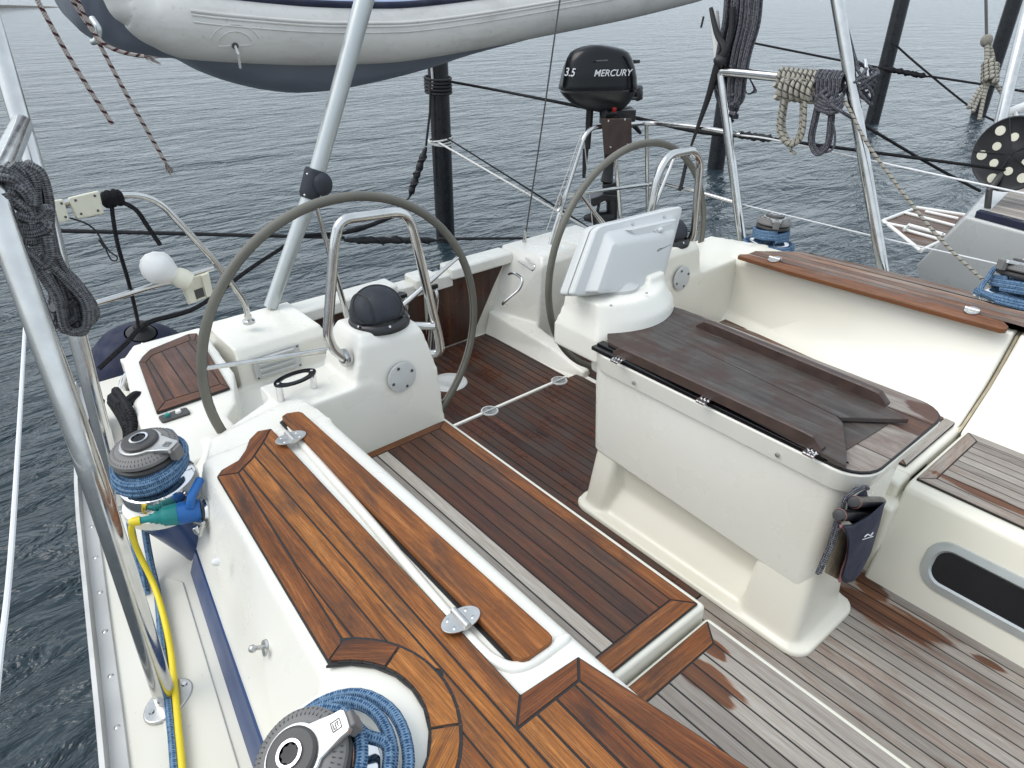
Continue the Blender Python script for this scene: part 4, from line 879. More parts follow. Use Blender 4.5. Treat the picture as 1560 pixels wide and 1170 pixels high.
# ---------------- winches
def rotp(X, Y, A, c, a, b, h): return c + X * a + Y * b + A * h
def winch(base, axis, k, arm, label, turns=None):
    base = Vector(base); X, Y, A = frame_of(axis, arm); t = thing('winch', base, label, 'winch', 'sheet winches on the coamings')
    P = lambda pr: [(r * k, h * k) for r, h in pr]
    m = MB(); m.lathe(P([(0.112, -0.045), (0.118, -0.03), (0.122, 0.0), (0.118, 0.026), (0.110, 0.032), (0.095, 0.036), (0.088, 0.045)]), base, A, 48); obj('base_ring', m, M['chrome'], t)
    m = MB(); m.lathe(P([(0.090, 0.034), (0.080, 0.05), (0.072, 0.075), (0.074, 0.10), (0.082, 0.118)]), base, A, 48); d = obj('drum', m, M['chrome'], t)
    m = MB(); m.lathe(P([(0.055, 0.108), (0.094, 0.112), (0.101, 0.120), (0.102, 0.128), (0.094, 0.134), (0.062, 0.134)]), base, A, 56); obj('jaw', m, M['dgrey'], t, bevel=0.001)
    m = MB(); m.lathe(P([(0.055, 0.138), (0.098, 0.140), (0.104, 0.146), (0.103, 0.156), (0.092, 0.166), (0.074, 0.172), (0.04, 0.174)]), base, A, 56); cap = obj('cap', m, M['grey'], t)
    m = MB()
    for q in range(54):   # grip ribs round the cap
        a = 2 * math.pi * q / 54; r0 = rotp(X, Y, A, base, math.cos(a) * 0.099 * k, math.sin(a) * 0.099 * k, 0.1600 * k); r1 = rotp(X, Y, A, base, math.cos(a) * 0.082 * k, math.sin(a) * 0.082 * k, 0.1695 * k); m.tube([r0, r1], 0.0016 * k, 5)
    obj('grip_rib', m, M['dgrey'], cap)
    # chrome teardrop arm
    def tear(sc, h):
        out = []
        for q in range(27):
            a = R(38) + (R(360) - 2 * R(38)) * q / 26; out.append(rotp(X, Y, A, base, math.cos(a) * 0.066 * sc * k, math.sin(a) * 0.066 * sc * k, h * k))
        for a, b in ((0.070, -0.036), (0.100, -0.028), (0.118, -0.026), (0.124, -0.020), (0.125, 0.0), (0.124, 0.020), (0.118, 0.026), (0.100, 0.028), (0.070, 0.036)): out.append(rotp(X, Y, A, base, a * k, b * sc * k, h * k))
        return out
    m = MB(); m.loft([tear(1.0, 0.168), tear(1.0, 0.180), tear(0.95, 0.183)]); am = obj('feeder_arm', m, M['white'] if False else M['dull'], t, bevel=0.001, seg=2)
    m = MB(); c0 = rotp(X, Y, A, base, 0.121 * k, 0, 0.155 * k); m.box(c0, (0.028 * k, 0.036 * k, 0.045 * k), Matrix((X, Y, A)).transposed()); obj('feeder_block', m, M['grey'], t, bevel=0.004)
    m = MB(); m.lathe(P([(0.056, 0.178), (0.0555, 0.190), (0.050, 0.194), (0.026, 0.194)]), base, A, 40); obj('centre_cap', m, M['dgrey'], t, bevel=0.001)
    m = MB(); m.lathe(P([(0.028, 0.188), (0.028, 0.199), (0.0215, 0.199), (0.0205, 0.184)]), base, A, 32); obj('socket_ring', m, M['chrome'], t)
    m = MB(); star = [rotp(X, Y, A, base, math.cos(2 * math.pi * q / 16) * (0.021 if q % 2 else 0.0165) * k, math.sin(2 * math.pi * q / 16) * (0.021 if q % 2 else 0.0165) * k, 0.0) for q in range(16)]
    m.loft([[p + A * 0.185 * k for p in star], [p + A * 0.1955 * k for p in star]]); obj('socket', m, M['blackgloss'], t)
    # embossed square mark on the arm
    m = MB(); q0 = lambda a, b: rotp(X, Y, A, base, (0.100 + a) * k, b * k, 0.1845 * k)
    sq = [q0(-.010, -.010), q0(.010, -.010), q0(.010, .010), q0(-.010, .010)]
    m.tube(sq, 0.0009 * k, 5, closed=True); m.tube([q0(-.006, .006), q0(-.006, -.006), q0(-.001, -.006), q0(-.001, .005), q0(.006, .006), q0(.003, 0), q0(.006, -.006)], 0.0008 * k, 5); obj('arm_mark', m, M['grey'], am)
    return t, X, Y, A
def coil_on(base, X, Y, A, n, r0, h0, h1, rr, jit=0.003, start=0.0, tail=(), layers=1, grow=0.0, over=0.0):
    pts = []; N = int(n * 40)
    for k in range(N + 1):
        s = k / N; a = start + 2 * math.pi * n * s
        r = r0 + grow * s + jit * math.sin(3.1 * a * 0.37 + 1); h = lerp(h0, h1, s) + over * math.sin(a)
        pts.append(Vector(base) + X * math.cos(a) * r + Y * math.sin(a) * r + A * h)
    return pts
RB = 0.0112
w1b = Vector((0.232, 0.785, 0.770)); w1, X, Y, A = winch(w1b, (-0.40, -0.02, 0.91), 0.85, (0.95, -0.20, 0), 'near winch at the photo bottom with grey cap and chrome drum showing')
m = MB(); pts = coil_on(w1b, X, Y, A, 3.4, 0.108, 0.048, 0.058, 0.012, 0.001, 0.3, grow=0.012)
pts = coil_on(w1b, X, Y, A, 1.15, 0.148, 0.006, 0.016, RB, 0.002, R(-95)) + coil_on(w1b, X, Y, A, 1.2, 0.126, 0.026, 0.050, RB, 0.002, R(-60)) + coil_on(w1b, X, Y, A, 1.1, 0.098, 0.078, 0.098, RB, 0.001, R(0))
pts = spline(pts[::4], 4)
m.tube(pts, RB * 1.05, 10); tag(obj('rope', m, M['rblue']), 'blue flecked rope coiled round the near winch at the photo bottom', 'rope', 'blue ropes on winches')
w2b = Vector((0.262, 1.985, 0.722)); w2, X, Y, A = winch(w2b, (-0.10, -0.02, 1), 0.92, (0.60, -0.80, 0), 'winch with grey cap above the blue and teal power plug')
m = MB(); pts = coil_on(w2b, X, Y, A, 2.0, 0.084, 0.066, 0.100, RB, 0.003, 0.5, over=0.006) + coil_on(w2b, X, Y, A, 3.1, 0.101, 0.110, 0.062, RB, 0.005, 1.0, over=0.012)
tailp = [at(222, 757, 0.72), at(205, 770, 0.66), at(198, 790, 0.60), at(205, 830, 0.52), at(216, 870, 0.45), at(222, 905, 0.432)]
pts = spline(pts[::4], 4)
m.tube(pts, RB, 10); m.tube(spline([w2b + X * -0.05 + Y * -0.10 + A * 0.06] + tailp, 8), RB, 10)
tl2 = [at(218, 775, 0.66), at(222, 815, 0.56), at(230, 860, 0.47), at(240, 905, 0.442), at(246, 970, 0.442), at(254, 1045, 0.442), at(262, 1120, 0.442), at(268, 1200, 0.442), at(280, 1400, 0.442)]
m.tube(spline(tl2, 8), RB * 0.95, 10)
tag(obj('rope', m, M['rblue']), 'blue rope wound round the winch above the power plug, its tail on the deck', 'rope', 'blue ropes on winches')
for bb_, ax, arm, k, lab, rl, tt in (((3.70, 2.06, 0.705), (0.08, 0, 1), (-0.8, -0.6, 0), 0.95, 'small winch with blue rope beyond the teak topped coaming by the far wheel', 'blue rope wound on the small far winch by the far wheel', 0),
                              ((3.725, 0.815, 0.755), (0.25, 0, 0.97), (-0.8, 0.5, 0), 1.0, 'winch cut by the right photo edge on the teak coaming', 'blue rope piled round the winch at the right photo edge', 1)):
    bv = Vector(bb_); w, X, Y, A = winch(bv, ax, k, arm, lab)
    pts = coil_on(bv, X, Y, A, 3, 0.094, 0.05, 0.10, RB, 0.003, 0.2, over=0.008)
    pts2 = coil_on(bv, X, Y, A, 2.3, 0.135, -0.005, 0.02, RB, 0.006, 0.4)
    m = MB(); m.tube(spline(pts[::4], 4), RB, 8); m.tube(spline(pts2[::4], 4), RB, 8)
    if tt: m.tube(spline([bv + Vector((-0.12, 0.02, 0.03)), bv + Vector((-0.14, 0.09, 0.06)), bv + Vector((-0.06, 0.10, 0.10)), bv + Vector((-0.02, 0.09, 0.15)), bv + Vector((0.04, 0.03, 0.17))], 8), RB, 8)
    tag(obj('rope', m, M['rblue']), rl, 'rope', 'blue ropes on winches')
# pod under the port winches
for cx, cy, r, zt_ in ((3.70, 2.06, 0.125, 0.695), (3.725, 0.815, 0.16, 0.738)):
    m = MB(); m.lathe([(r * 0.9, 0.39), (r, zt_ - 0.02), (r * 0.95, zt_), (0, zt_)], (cx, cy, 0), n=36); obj('winch_pod', m, M['gel'], yacht)
# ---------------- shore power plug, socket and cable
t = thing('power_plug', atx(303, 783, 0.315), 'blue and teal shore power plug pushed into the coaming socket', 'power plug')
P0 = at(302, 777, 0.69); P1 = at(214, 793, 0.70); dx = (P1 - P0).normalized(); L = (P1 - P0).length
m = MB(); m.lathe([(0.0, -0.01), (0.030, -0.008), (0.0335, 0.0), (0.0335, L * 0.34), (0.030, L * 0.36)], P0, dx, 24); obj('plug_body', m, M['plugblue'], t)
m = MB(); m.lathe([(0.031, L * 0.35), (0.033, L * 0.37), (0.029, L * 0.60), (0.024, L * 0.63), (0.024, L * 0.66), (0.019, L * 0.68), (0.019, L * 0.75), (0.014, L * 0.78), (0.014, L * 0.84), (0.010, L * 0.86), (0.010, L), (0, L)], P0, dx, 24); obj('boot', m, M['plugteal'], t)
m = MB(); m.tube(bent([at(290, 772, 0.72), at(291, 757, 0.75), at(305, 731, 0.76)], 0.02), 0.013, 8, squash=None); obj('release_lever', m, M['plugblue'], t)
so = thing('power_socket', atx(308, 790, 0.33), 'stainless socket flange with open flap on the outer side of the coaming', 'power socket')
nn = Vector((-0.93, -0.05, 0.36)).normalized(); c0 = at(307, 781, 0.675)
m = MB(); m.lathe([(0.047, -0.008), (0.047, 0.004), (0.040, 0.010), (0.036, 0.004)], c0 - nn * 0.004, nn, 30); obj('flange', m, M['steel'], so)
m = MB(); f0 = at(303, 800, 0.66); m.box(f0, (0.012, 0.055, 0.050), Matrix.Rotation(R(25), 3, 'Y')); m.tube([at(296, 803, .67), at(302, 812, .65)], 0.009, 10); obj('flap', m, M['steel'], so, bevel=0.005, seg=3)
cab = [P1, at(206, 793, 0.70), at(200, 806, 0.67), at(205, 826, 0.61), at(214, 848, 0.55), at(234, 890, 0.475), at(247, 930, 0.455), at(259, 985, 0.450), at(266, 1045, 0.450), at(272, 1110, 0.450), at(278, 1175, 0.448), at(286, 1300, 0.447), at(290, 1450, 0.447)]
m = MB(); m.tube(spline(cab, 10), 0.0088, 12); m.lathe([(0.014, 0), (0.013, 0.02), (0.009, 0.03)], P1, dx, 12); tag(obj('power_cable', m, M['yellow']), 'yellow shore power cable running along the side deck', 'cable')
# ---------------- stainless frame legs on the side decks
tf = thing('support_frame', at(253, 1068, DECK), 'thick stainless tube leg with oval deck foot beside the yellow cable', 'support frame', 'stainless support frames')
b1_ = at(252, 1064, DECK + 0.01); top1 = aty(-14, 292, 1.72); J = aty(33, 190, 2.45)
m = MB(); m.tube(bent([b1_, aty(153, 757, 1.53), top1, J], [0, 0.2, 0.05, 0], 8), 0.027, 20); obj('tube', m, M['steel'], tf, smooth=60)
m = MB(); fo = at(257, 1068, DECK + 0.006)
m.prism([(fo.x + 0.062 * math.cos(a) * 1.0 + 0.02 * math.sin(a), fo.y + 0.052 * math.sin(a)) for a in [2 * math.pi * k / 36 for k in range(36)]], DECK, DECK + 0.012); fp = obj('deck_foot', m, M['dull'], tf, bevel=0.004)
for ax_, ay_ in ((0.048, 0.02), (-0.044, -0.01), (0.0, -0.04)): s = MB(); s.lathe([(0.008, 0.012), (0.006, 0.016), (0, 0.016)], (fo.x + ax_, fo.y + ay_, DECK), n=10); obj('screw', s, M['steel'], fp)
b2_ = at(184, 768, DECK + 0.01); tf2 = thing('support_frame', (b2_.x, b2_.y, DECK), 'slimmer stainless tube leg running up beside the winch with the power plug', 'support frame', 'stainless support frames')
m = MB(); m.tube([b2_, aty(117, 507, 2.40), aty(55, 265, 2.55), aty(4, 90, 2.68), aty(-40, -60, 2.8)], 0.027, 18); obj('tube', m, M['steel'], tf2)
m = MB(); m.prism([(b2_.x + 0.055 * math.cos(a), b2_.y + 0.045 * math.sin(a)) for a in [2 * math.pi * k / 30 for k in range(30)]], DECK, DECK + 0.012); obj('deck_foot', m, M['dull'], tf2, bevel=0.004)
X3 = 3.80
tf3 = thing('support_frame', (3.80, 1.33, DECK), 'stainless tube leg rising past the grey rope hank beyond the teak coaming', 'support frame', 'stainless support frames')
m = MB(); pA = atx(1345, 410, X3); pT = atx(1275, 0, X3); dA = (pA - pT); m.tube([pT - dA * 0.25, pT, pA, pA + dA * (pA.z - DECK) / -dA.z * 1.0], 0.030, 18); obj('tube', m, M['steel'], tf3)
tf4 = thing('support_frame', (3.80, 2.2, DECK), 'stainless bent tube gate frame with the rope coils hung on its top bar', 'support frame', 'stainless support frames')
e1, e2 = atx(1097, 108, X3), atx(1300, 128, X3); q1 = atx(1131, 372, X3); dq = (q1 - e1)
m = MB(); m.tube(bent([q1 + dq * (q1.z - DECK) / -dq.z, e1, e2], [0, 0.035, 0], 8), 0.027, 18); obj('tube', m, M['steel'], tf4)
# ================================================================ rails, ropes, dinghy, outboard, harbour
# ---------------- pushpits (stern rails)
t = thing('pushpit', (0.67, 3.2, 0.56), 'stainless stern rail carrying the white lamp and clamp plates', 'stern rail', 'stern rails')
YS = 3.18
m = MB(); m.tube(bent([aty(379, 492, YS + .05), aty(374, 462, YS + .03), aty(330, 400, YS), aty(232, 295, YS), aty(150, 299, YS), aty(78, 314, YS), aty(20, 330, YS - .15)], [0, 0.08, 0.1, 0.10, 0.1, 0.1, 0], 8), 0.0145, 12); obj('top_rail', m, M['steel'], t)
m = MB(); m.tube([aty(60, 489, YS - .02), aty(140, 464, YS), aty(325, 408, YS)], 0.013, 12); obj('lower_rail', m, M['steel'], t)
m = MB(); m.lathe([(0.03, -0.01), (0.03, 0.004), (0.018, 0.01), (0.018, 0.03)], aty(379, 489, YS + .05), n=20); obj('rail_foot', m, M['steel'], t)
tp_ = thing('pushpit', (3.5, 3.2, 0.56), 'stainless stern rail carrying the black outboard motor', 'stern rail', 'stern rails')
YP = 3.15
m = MB(); m.tube(bent([aty(838, 372, YP), aty(890, 207, YP), aty(903, 194, YP), aty(985, 187, YP), atx(1060, 193, 3.84), atx(1128, 205, 3.84)], [0, 0.12, 0.06, 0.10, 0.12, 0], 8), 0.0145, 12); obj('top_rail', m, M['steel'], tp_)
m = MB(); m.tube(bent([aty(862, 297, YP), aty(988, 281, YP), atx(1008, 279, 3.83), atx(1059, 291, 3.83), atx(1128, 311, 3.83)], [0, 0.05, 0.05, 0.1, 0], 6), 0.0125, 10); obj('lower_rail', m, M['steel'], tp_)
for a, b in (((985, 190), (987, 345)), ((938, 241), (947, 350))):
    m = MB(); m.tube([aty(*a, YP), aty(*b, YP + .02)], 0.0135, 10); obj('post', m, M['steel'], tp_)
m = MB(); m.tube([aty(886, 300, YP), aty(925, 345, YP - .25)], 0.009, 8); obj('stay', m, M['steel'], tp_)
# clamp plates, lamp, line-holder hung on the starboard rail
def plate(name, cs, label, group):
    a = [aty(x, y, YS - 0.03) for x, y in cs]; n = Vector((-0.05, -1, 0.25)).normalized()
    m = MB(); m.loft([[p - n * 0.0 for p in a], [p + n * 0.024 for p in a]]); m.loft([[p - n * 0.035 for p in a], [p - n * 0.052 for p in a]])
    t = thing(name, a[0], label, 'clamp', group); obj('block', m, M['yellowed'], t, bevel=0.008, seg=3)
    c = sum(a, Vector()) / 4
    for p in a:
        s = MB(); q = p.lerp(c, 0.38); s.lathe([(0.0055, 0.02), (0.005, 0.0255), (0, 0.0255)], q, n, 8); obj('bolt', s, M['dgrey'], t)
plate('rail_clamp', ((103, 301), (150, 290), (158, 326), (117, 334)), 'wider white plastic clamp plate beside the black knot on the stern rail', 'white clamp plates on the stern rail')
plate('rail_clamp', ((70, 306), (96, 303), (106, 336), (80, 342)), 'narrower white plastic clamp plate next to the steel frame leg', 'white clamp plates on the stern rail')
t = thing('marker_light', aty(262, 440, YS - 0.03), 'white bulb shaped marker lamp clipped to the lower stern rail', 'lamp')
c = aty(241, 408, YS - 0.05); d = (aty(268, 420, YS - 0.07) - c).normalized()
m = MB(); m.lathe([(0, -0.074), (0.030, -0.066), (0.055, -0.044), (0.070, -0.010), (0.070, 0.008), (0.062, 0.030), (0.042, 0.058), (0.030, 0.075), (0.030, 0.09)], c, d, 32); obj('bulb', m, M['white'], t)
m = MB(); m.lathe([(0.028, 0.06), (0.040, 0.075), (0.044, 0.10), (0.040, 0.135), (0.022, 0.145), (0, 0.145)], c, d, 24); obj('collar', m, M['yellowed'], t)
t = thing('light_bracket', aty(300, 445, YS - 0.02), 'yellowed plastic bracket hanging under the lamp on the stern rail', 'bracket')
cs = ((275, 430), (317, 415), (324, 449), (288, 463)); a = [aty(x, y, YS - 0.03) for x, y in cs]; n = Vector((-.05, -1, .25)).normalized(); c_ = sum(a, Vector()) / 4
m = MB(); m.loft([[p.lerp(c_, -0.05) + n * q for p in a] for q in (-0.012, 0.006)])
for s0, s1 in ((0.02, 0.30), (0.70, 0.98)):
    q4 = [a[0].lerp(a[1], s0), a[0].lerp(a[1], s1), a[3].lerp(a[2], s1), a[3].lerp(a[2], s0)]; m.loft([[p + n * 0.004 for p in q4], [p + n * 0.022 for p in q4]])
obj('body', m, M['yellowed'], t, bevel=0.004, seg=2)
q4 = [a[0].lerp(a[3], .52).lerp(a[1].lerp(a[2], .52), .33), a[0].lerp(a[3], .52).lerp(a[1].lerp(a[2], .52), .67), a[0].lerp(a[3], .92).lerp(a[1].lerp(a[2], .92), .67), a[0].lerp(a[3], .92).lerp(a[1].lerp(a[2], .92), .33)]
m = MB(); m.loft([[p + n * 0.006 for p in q4], [p + n * 0.0085 for p in q4]]); obj('spring_slot', m, M['dgrey'], t)
m = MB(); k0 = aty(170, 302, YS); m.tube([k0 + Vector((0.022 * math.cos(q) * (0.35 if 0 else 1), 0.030 * math.sin(q), 0.012 * math.sin(q * 0.37))) * 1.0 + Vector((0.03 * (q / 38 - .5), 0, 0)) for q in [k * 0.5 for k in range(80)]], 0.008, 8)
for k in range(5): m.ball(k0 + Vector((0.012 * (k - 2), -0.012, 0.004 * (k % 2))), (0.02, 0.03, 0.034), 12, 8)
m.tube(spline([k0, aty(172, 330, YS - .02), aty(180, 375, YS), aty(196, 430, YS + .1), aty(208, 480, YS + .25), aty(211, 500, YS + .3)], 8), 0.0085, 8); m.tube(spline([k0, aty(205, 318, YS - .03), aty(225, 345, YS - .03), aty(244, 373, YS - .03)], 8), 0.0095, 8)
tag(obj('fender_line', m, M['rblack']), 'black rope knotted on the stern rail and holding the navy fender', 'rope')
m = MB(); m.tube(spline([aty(106, 332, YS), aty(130, 340, YS), aty(146, 352, YS), aty(158, 372, YS)], 6), 0.0035, 6); m.tube(spline([aty(158, 371, YS), aty(168, 384, YS), aty(178, 391, YS), aty(177, 397, YS), aty(170, 396, YS), aty(164, 386, YS), aty(159, 373, YS)], 6), 0.003, 6); m.tube([aty(152, 364, YS), aty(160, 377, YS)], 0.007, 8)
tag(obj('lanyard', m, M['rubber']), 'thin dark lanyard with a small loop below the clamp plates', 'rope')
# ---------------- fender
fc = aty(220, 563, 3.78); t = thing('fender', (fc.x, fc.y, fc.z - .27), 'big navy blue ball fender hanging at the stern corner', 'fender')
ft = (aty(214, 500, 3.70) - fc).normalized(); m = MB(); fr = 0.262
m.lathe([(0.0, -1.15 * fr), (0.45 * fr, -1.02 * fr), (0.82 * fr, -0.6 * fr), (1.0 * fr, 0), (0.95 * fr, 0.34 * fr), (0.78 * fr, 0.63 * fr), (0.5 * fr, 0.87 * fr), (0.3 * fr, 0.95 * fr)], fc, ft, 40); obj('cover', m, M['fender'], t, smooth=70)
m = MB(); m.lathe([(0.27 * fr, 0.955 * fr), (0.25 * fr, 0.98 * fr), (0.17 * fr, 1.03 * fr), (0.13 * fr, 1.06 * fr), (0.14 * fr, 1.16 * fr), (0.06 * fr, 1.2 * fr), (0, 1.2 * fr)], fc, ft, 32); cp = obj('neck', m, M['rubber'], t)
q = fc + ft * 1.0 * fr + Vector((0, -0.08, -0.01)); m = MB(); m.ball(aty(218, 525, 3.60), 0.012, 10, 8); obj('valve', m, M['chrome'], cp)
m = MB(); m.tube(spline([aty(150, 562, 3.5), aty(190, 525, 3.52), aty(225, 492, 3.58), aty(300, 468, 3.7), aty(380, 410, 3.95), aty(432, 376, 4.2), aty(452, 362, 4.3), aty(475, 358, 4.4), aty(540, 352, 4.6), aty(600, 330, 4.9)], 8), 0.0125, 8); tag(obj('mooring_line', m, M['rblack']), 'black mooring line running from beside the navy fender up past the grey pole', 'rope', 'black mooring lines')
# ---------------- black strap bundle and cleat by the aft deck
m = MB(); zc_ = 0.47
for off in range(4):
    o_ = Vector((0.01 * off, 0.015 * (off % 2), 0.012 * off))
    m.tube(spline([at(170, 612, 0.50) + o_, at(188, 640, 0.53) + o_, at(195, 662, 0.50) + o_, at(190, 690, 0.46) + o_, at(172, 722, 0.45) + o_, at(158, 755, 0.44) + o_, at(146, 720, 0.45) + o_, at(140, 660, .46) + o_, at(146, 628, 0.47) + o_], 8), 0.019, 8)
m.tube(spline([at(172, 606, 0.53), at(186, 618, 0.55), at(205, 605, 0.55), at(213, 604, 0.53)], 8), 0.024, 8)
tag(obj('rope_bundle', m, M['rblack']), 'thick black rope heaped on the deck behind the frame legs', 'rope')
t = thing('cleat', at(192, 580, DECK), 'chrome mooring cleat on the white deck near the stern corner', 'cleat')
m = MB(); ca, cb_ = at(183, 592, 0.47), at(201, 562, 0.47); m.tube([ca, ca.lerp(cb_, .25) + Vector((0, 0, .012)), ca.lerp(cb_, .75) + Vector((0, 0, .012)), cb_], [0.008, 0.013, 0.013, 0.008], 12); obj('horn', m, M['chrome'], t)
m = MB(); c_ = (ca + cb_) / 2; m.lathe([(0.03, DECK - c_.z), (0.022, -0.02), (0.02, 0)], c_, n=16); obj('foot', m, M['chrome'], t)
# ---------------- rope hank on the starboard frame
m = MB(); Yh = 1.80
def hl(pts, y, jit=0.010, r=0.0105):
    P = [aty(px + random.uniform(-3, 3), py + random.uniform(-3, 3), y + random.uniform(-jit, jit)) for px, py in pts]; m.tube(spline(P, 7), r, 9)
for k in range(9):
    o_ = k * 5.0; hl([(4 + o_, 252), (24 + o_ * 1.02, 268), (36 + o_ * .95, 310), (44 + o_ * .85, 345), (62 + o_ * .75, 400), (82 + o_ * 1.0, 450), (92 + o_ * 1.15, 494)], Yh - 0.01 * (k % 3))
for k in range(6): hl([(-6, 258 + 9 * k), (12, 262 + 9 * k), (30, 272 + 9 * k), (44, 290 + 9 * k), (50, 306 + 9 * k)], Yh - 0.06)
for k in range(4): hl([(26, 330 + 11 * k), (45, 336 + 11 * k), (64, 330 + 11 * k), (73, 322 + 11 * k), (66, 316 + 10 * k)], Yh - 0.07, 0.006)
hl([(-8, 316), (4, 340), (24, 372), (48, 396), (66, 402), (76, 388), (78, 372), (72, 360)], Yh - 0.09, .004, .0125); hl([(2, 296), (14, 330), (36, 382), (62, 412), (80, 440)], Yh - 0.085, .004)
for k in range(6): hl([(96 - 3 * k, 424 + 6 * k), (126 - 3 * k, 446 + 6 * k), (136 - 4 * k, 480 + 4 * k), (108 - 3 * k, 498), (88, 496 - 7 * k), (82, 478 - 5 * k), (96, 462 - 3 * k)], Yh + 0.05)
for k in range(4): hl([(60 + 3 * k, 392), (98 + 5 * k, 424), (132 + 4 * k, 462 + 4 * k), (128 - 3 * k, 502), (98 - 4 * k, 500 - 6 * k), (88 + 3 * k, 456), (70 + 2 * k, 414)], Yh - 0.05 + 0.03 * k, .015)
for k in range(3): hl([(78, 470 + 12 * k), (100, 466 + 12 * k), (118, 458 + 12 * k)], Yh - 0.02)
tag(obj('rope_hank', m, M['rgrey']), 'dark grey rope hank tied round the thick stainless leg at the left edge', 'rope')
# ---------------- lifelines
def line(name, pts, r, mat, label, cat='rope', group=None, n=8):
    m = MB(); m.tube(spline(pts, 6), r, n); o = obj(name, m, M[mat] if isinstance(mat, str) else mat); return tag(o, label, cat, group)
line('lifeline', [at(40, 465, 1.12), at(20, 800, 1.1), at(0, 1000, 1.1), at(-14, 1130, 1.09)], 0.0055, 'wire', 'white coated lifeline at the left photo edge over the water', 'lifeline', 'white lifelines')
line('lifeline', [atx(1128, 206, 3.85), atx(1180, 213, 3.86), atx(1320, 243, 3.88), atx(1560, 295, 3.92), atx(1700, 326, 3.95)], 0.0048, 'wire', 'upper white lifeline crossing in front of the perforated black reel', 'lifeline', 'white lifelines')
line('lifeline', [atx(1128, 311, 3.85), atx(1333, 360, 3.88), atx(1467, 390, 3.9), atx(1620, 425, 3.92)], 0.0038, 'wire', 'lower white lifeline crossing the grey hull of the next boat', 'lifeline', 'white lifelines')
# ---------------- leaning grey pole with black sleeve
t = thing('boom_pole', aty(412, 472, 3.42), 'leaning grey aluminium pole with black canvas sleeve at the stern', 'pole')
pt0, pt1 = aty(412, 468, 3.42), aty(572, -60, 3.42); m = MB(); m.tube([pt0, aty(477, 285, 3.42), aty(555, 0, 3.42), pt1], [0.036, 0.041, 0.047, 0.048], 20); obj('tube', m, M['alu'], t)
m = MB(); sA, sB = aty(470, 302, 3.42), aty(481, 258, 3.42); dd = (sB - sA).normalized(); LL = (sB - sA).length
m.lathe([(0.045, 0), (0.053, LL * 0.15), (0.054, LL * 0.9), (0.049, LL)], sA, dd, 20); m.ball(aty(492, 281, 3.37), (0.052, 0.03, 0.060), 16, 10); obj('sleeve', m, M['canvas'], t)
for px, py in ((468, 265), (490, 268), (487, 293), (464, 297)): s = MB(); s.ball(aty(px, py, 3.36), 0.006, 8, 6); obj('stud', s, M['chrome'], t)
m = MB(); m.tube([pt0, pt0 - Vector((0.0, 0.01, 0.09))], 0.014, 10); m.box(pt0 - Vector((0, 0, 0.07)), (0.08, 0.03, 0.05)); obj('foot', m, M['dull'], t, bevel=0.004)
line('backstay', [aty(858, -20, 3.40), aty(853, 0, 3.40), aty(826, 190, 3.40), aty(800, 362, 3.40)], 0.0048, 'dgrey', 'thin dark backstay wire running up beside the outboard', 'stay')
m = MB(); m.tube([aty(800, 352, 3.40), aty(799, 366, 3.40), aty(797, 382, 3.40)], [0.008, 0.014, 0.010], 12); m.box(aty(797, 380, 3.40), (0.03, 0.02, 0.03)); tag(obj('stay_toggle', m, M['steel']), 'small steel toggle at the foot of the thin dark stay', 'fitting')
# ---------------- dinghy hung across the stern
dg = thing('dinghy', (2.9, 4.1, 1.6), 'inflatable dinghy with off white tube and grey hull hung across the stern', 'dinghy')
YD, RT = 3.9, 0.165
low = [(158, 0), (168, 22), (187, 40), (211, 62), (243, 79), (275, 89), (329, 94), (410, 98), (480, 100), (570, 97), (620, 93), (713, 78), (853, 50), (953, 30), (1040, 8)]
lowp = spline([aty(x, y, YD) for x, y in low], 5); path = []; rad = []
for i, p in enumerate(lowp):
    tt = (lowp[min(i + 1, len(lowp) - 1)] - lowp[max(i - 1, 0)]); nrm = Vector((-tt.z, 0, tt.x)).normalized(); q = min(1, i / 26); r_ = lerp(0.075, RT, q * q * (3 - 2 * q)); path.append(p + nrm * r_); rad.append(r_)
for _ in range(6): path = [path[0]] + [(path[k - 1] + path[k] * 2 + path[k + 1]) / 4 for k in range(1, len(path) - 1)] + [path[-1]]
d0 = (path[0] - path[3]).normalized(); path = [path[0] + d0 * 0.6 + Vector((0, 0.05, 0.1)), path[0] + d0 * 0.3 + Vector((0, .01, .03)), path[0] + d0 * 0.1] + path; rad = [0.05, 0.065, 0.072] + rad
e = path[-1]; dlast = (path[-1] - path[-4]).normalized()
path += [e + dlast * 0.12, e + dlast * 0.26, e + dlast * 0.36, e + dlast * 0.42, e + dlast * 0.45]; rad += [RT * 1.0, RT * 0.97, RT * 0.85, RT * 0.6, RT * 0.25]
m = MB(); m.tube(path, rad, 40); obj('tube', m, M['hyp'], dg, smooth=80)
m = MB()
for off, r_, dy in ((0.30, 0.008, -0.95), (0.20, 0.006, -0.98), (0.02, 0.004, -1.0)):
    m.tube([p + Vector((0, dy * RT * math.sqrt(max(0.02, 1 - off * off)) / abs(dy) - 0.001, RT * off)) for p in path[28:-4]], r_, 8)
obj('rubbing_strake', m, M['hyp'], dg)
m = MB(); m.tube([p + Vector((0, -RT * 0.62, RT * 0.80)) for p in path[26:-6]], 0.020, 10); obj('cover_hem', m, M['navy'], dg)
m = MB(); pa_ = path[26:-6]; m.loft([[p + Vector((0, -RT * 0.62, RT * 0.84)), p + Vector((0, -0.04, RT * 1.16)), p + Vector((0, 0.4, RT * 1.75)), p + Vector((0, 0.9, RT * 1.95)), p + Vector((0, 1.3, RT * 1.1)), p + Vector((0, 0.9, RT * 0.8))] for p in pa_]); obj('cover', m, M['pvc_blue'], dg, smooth=60)
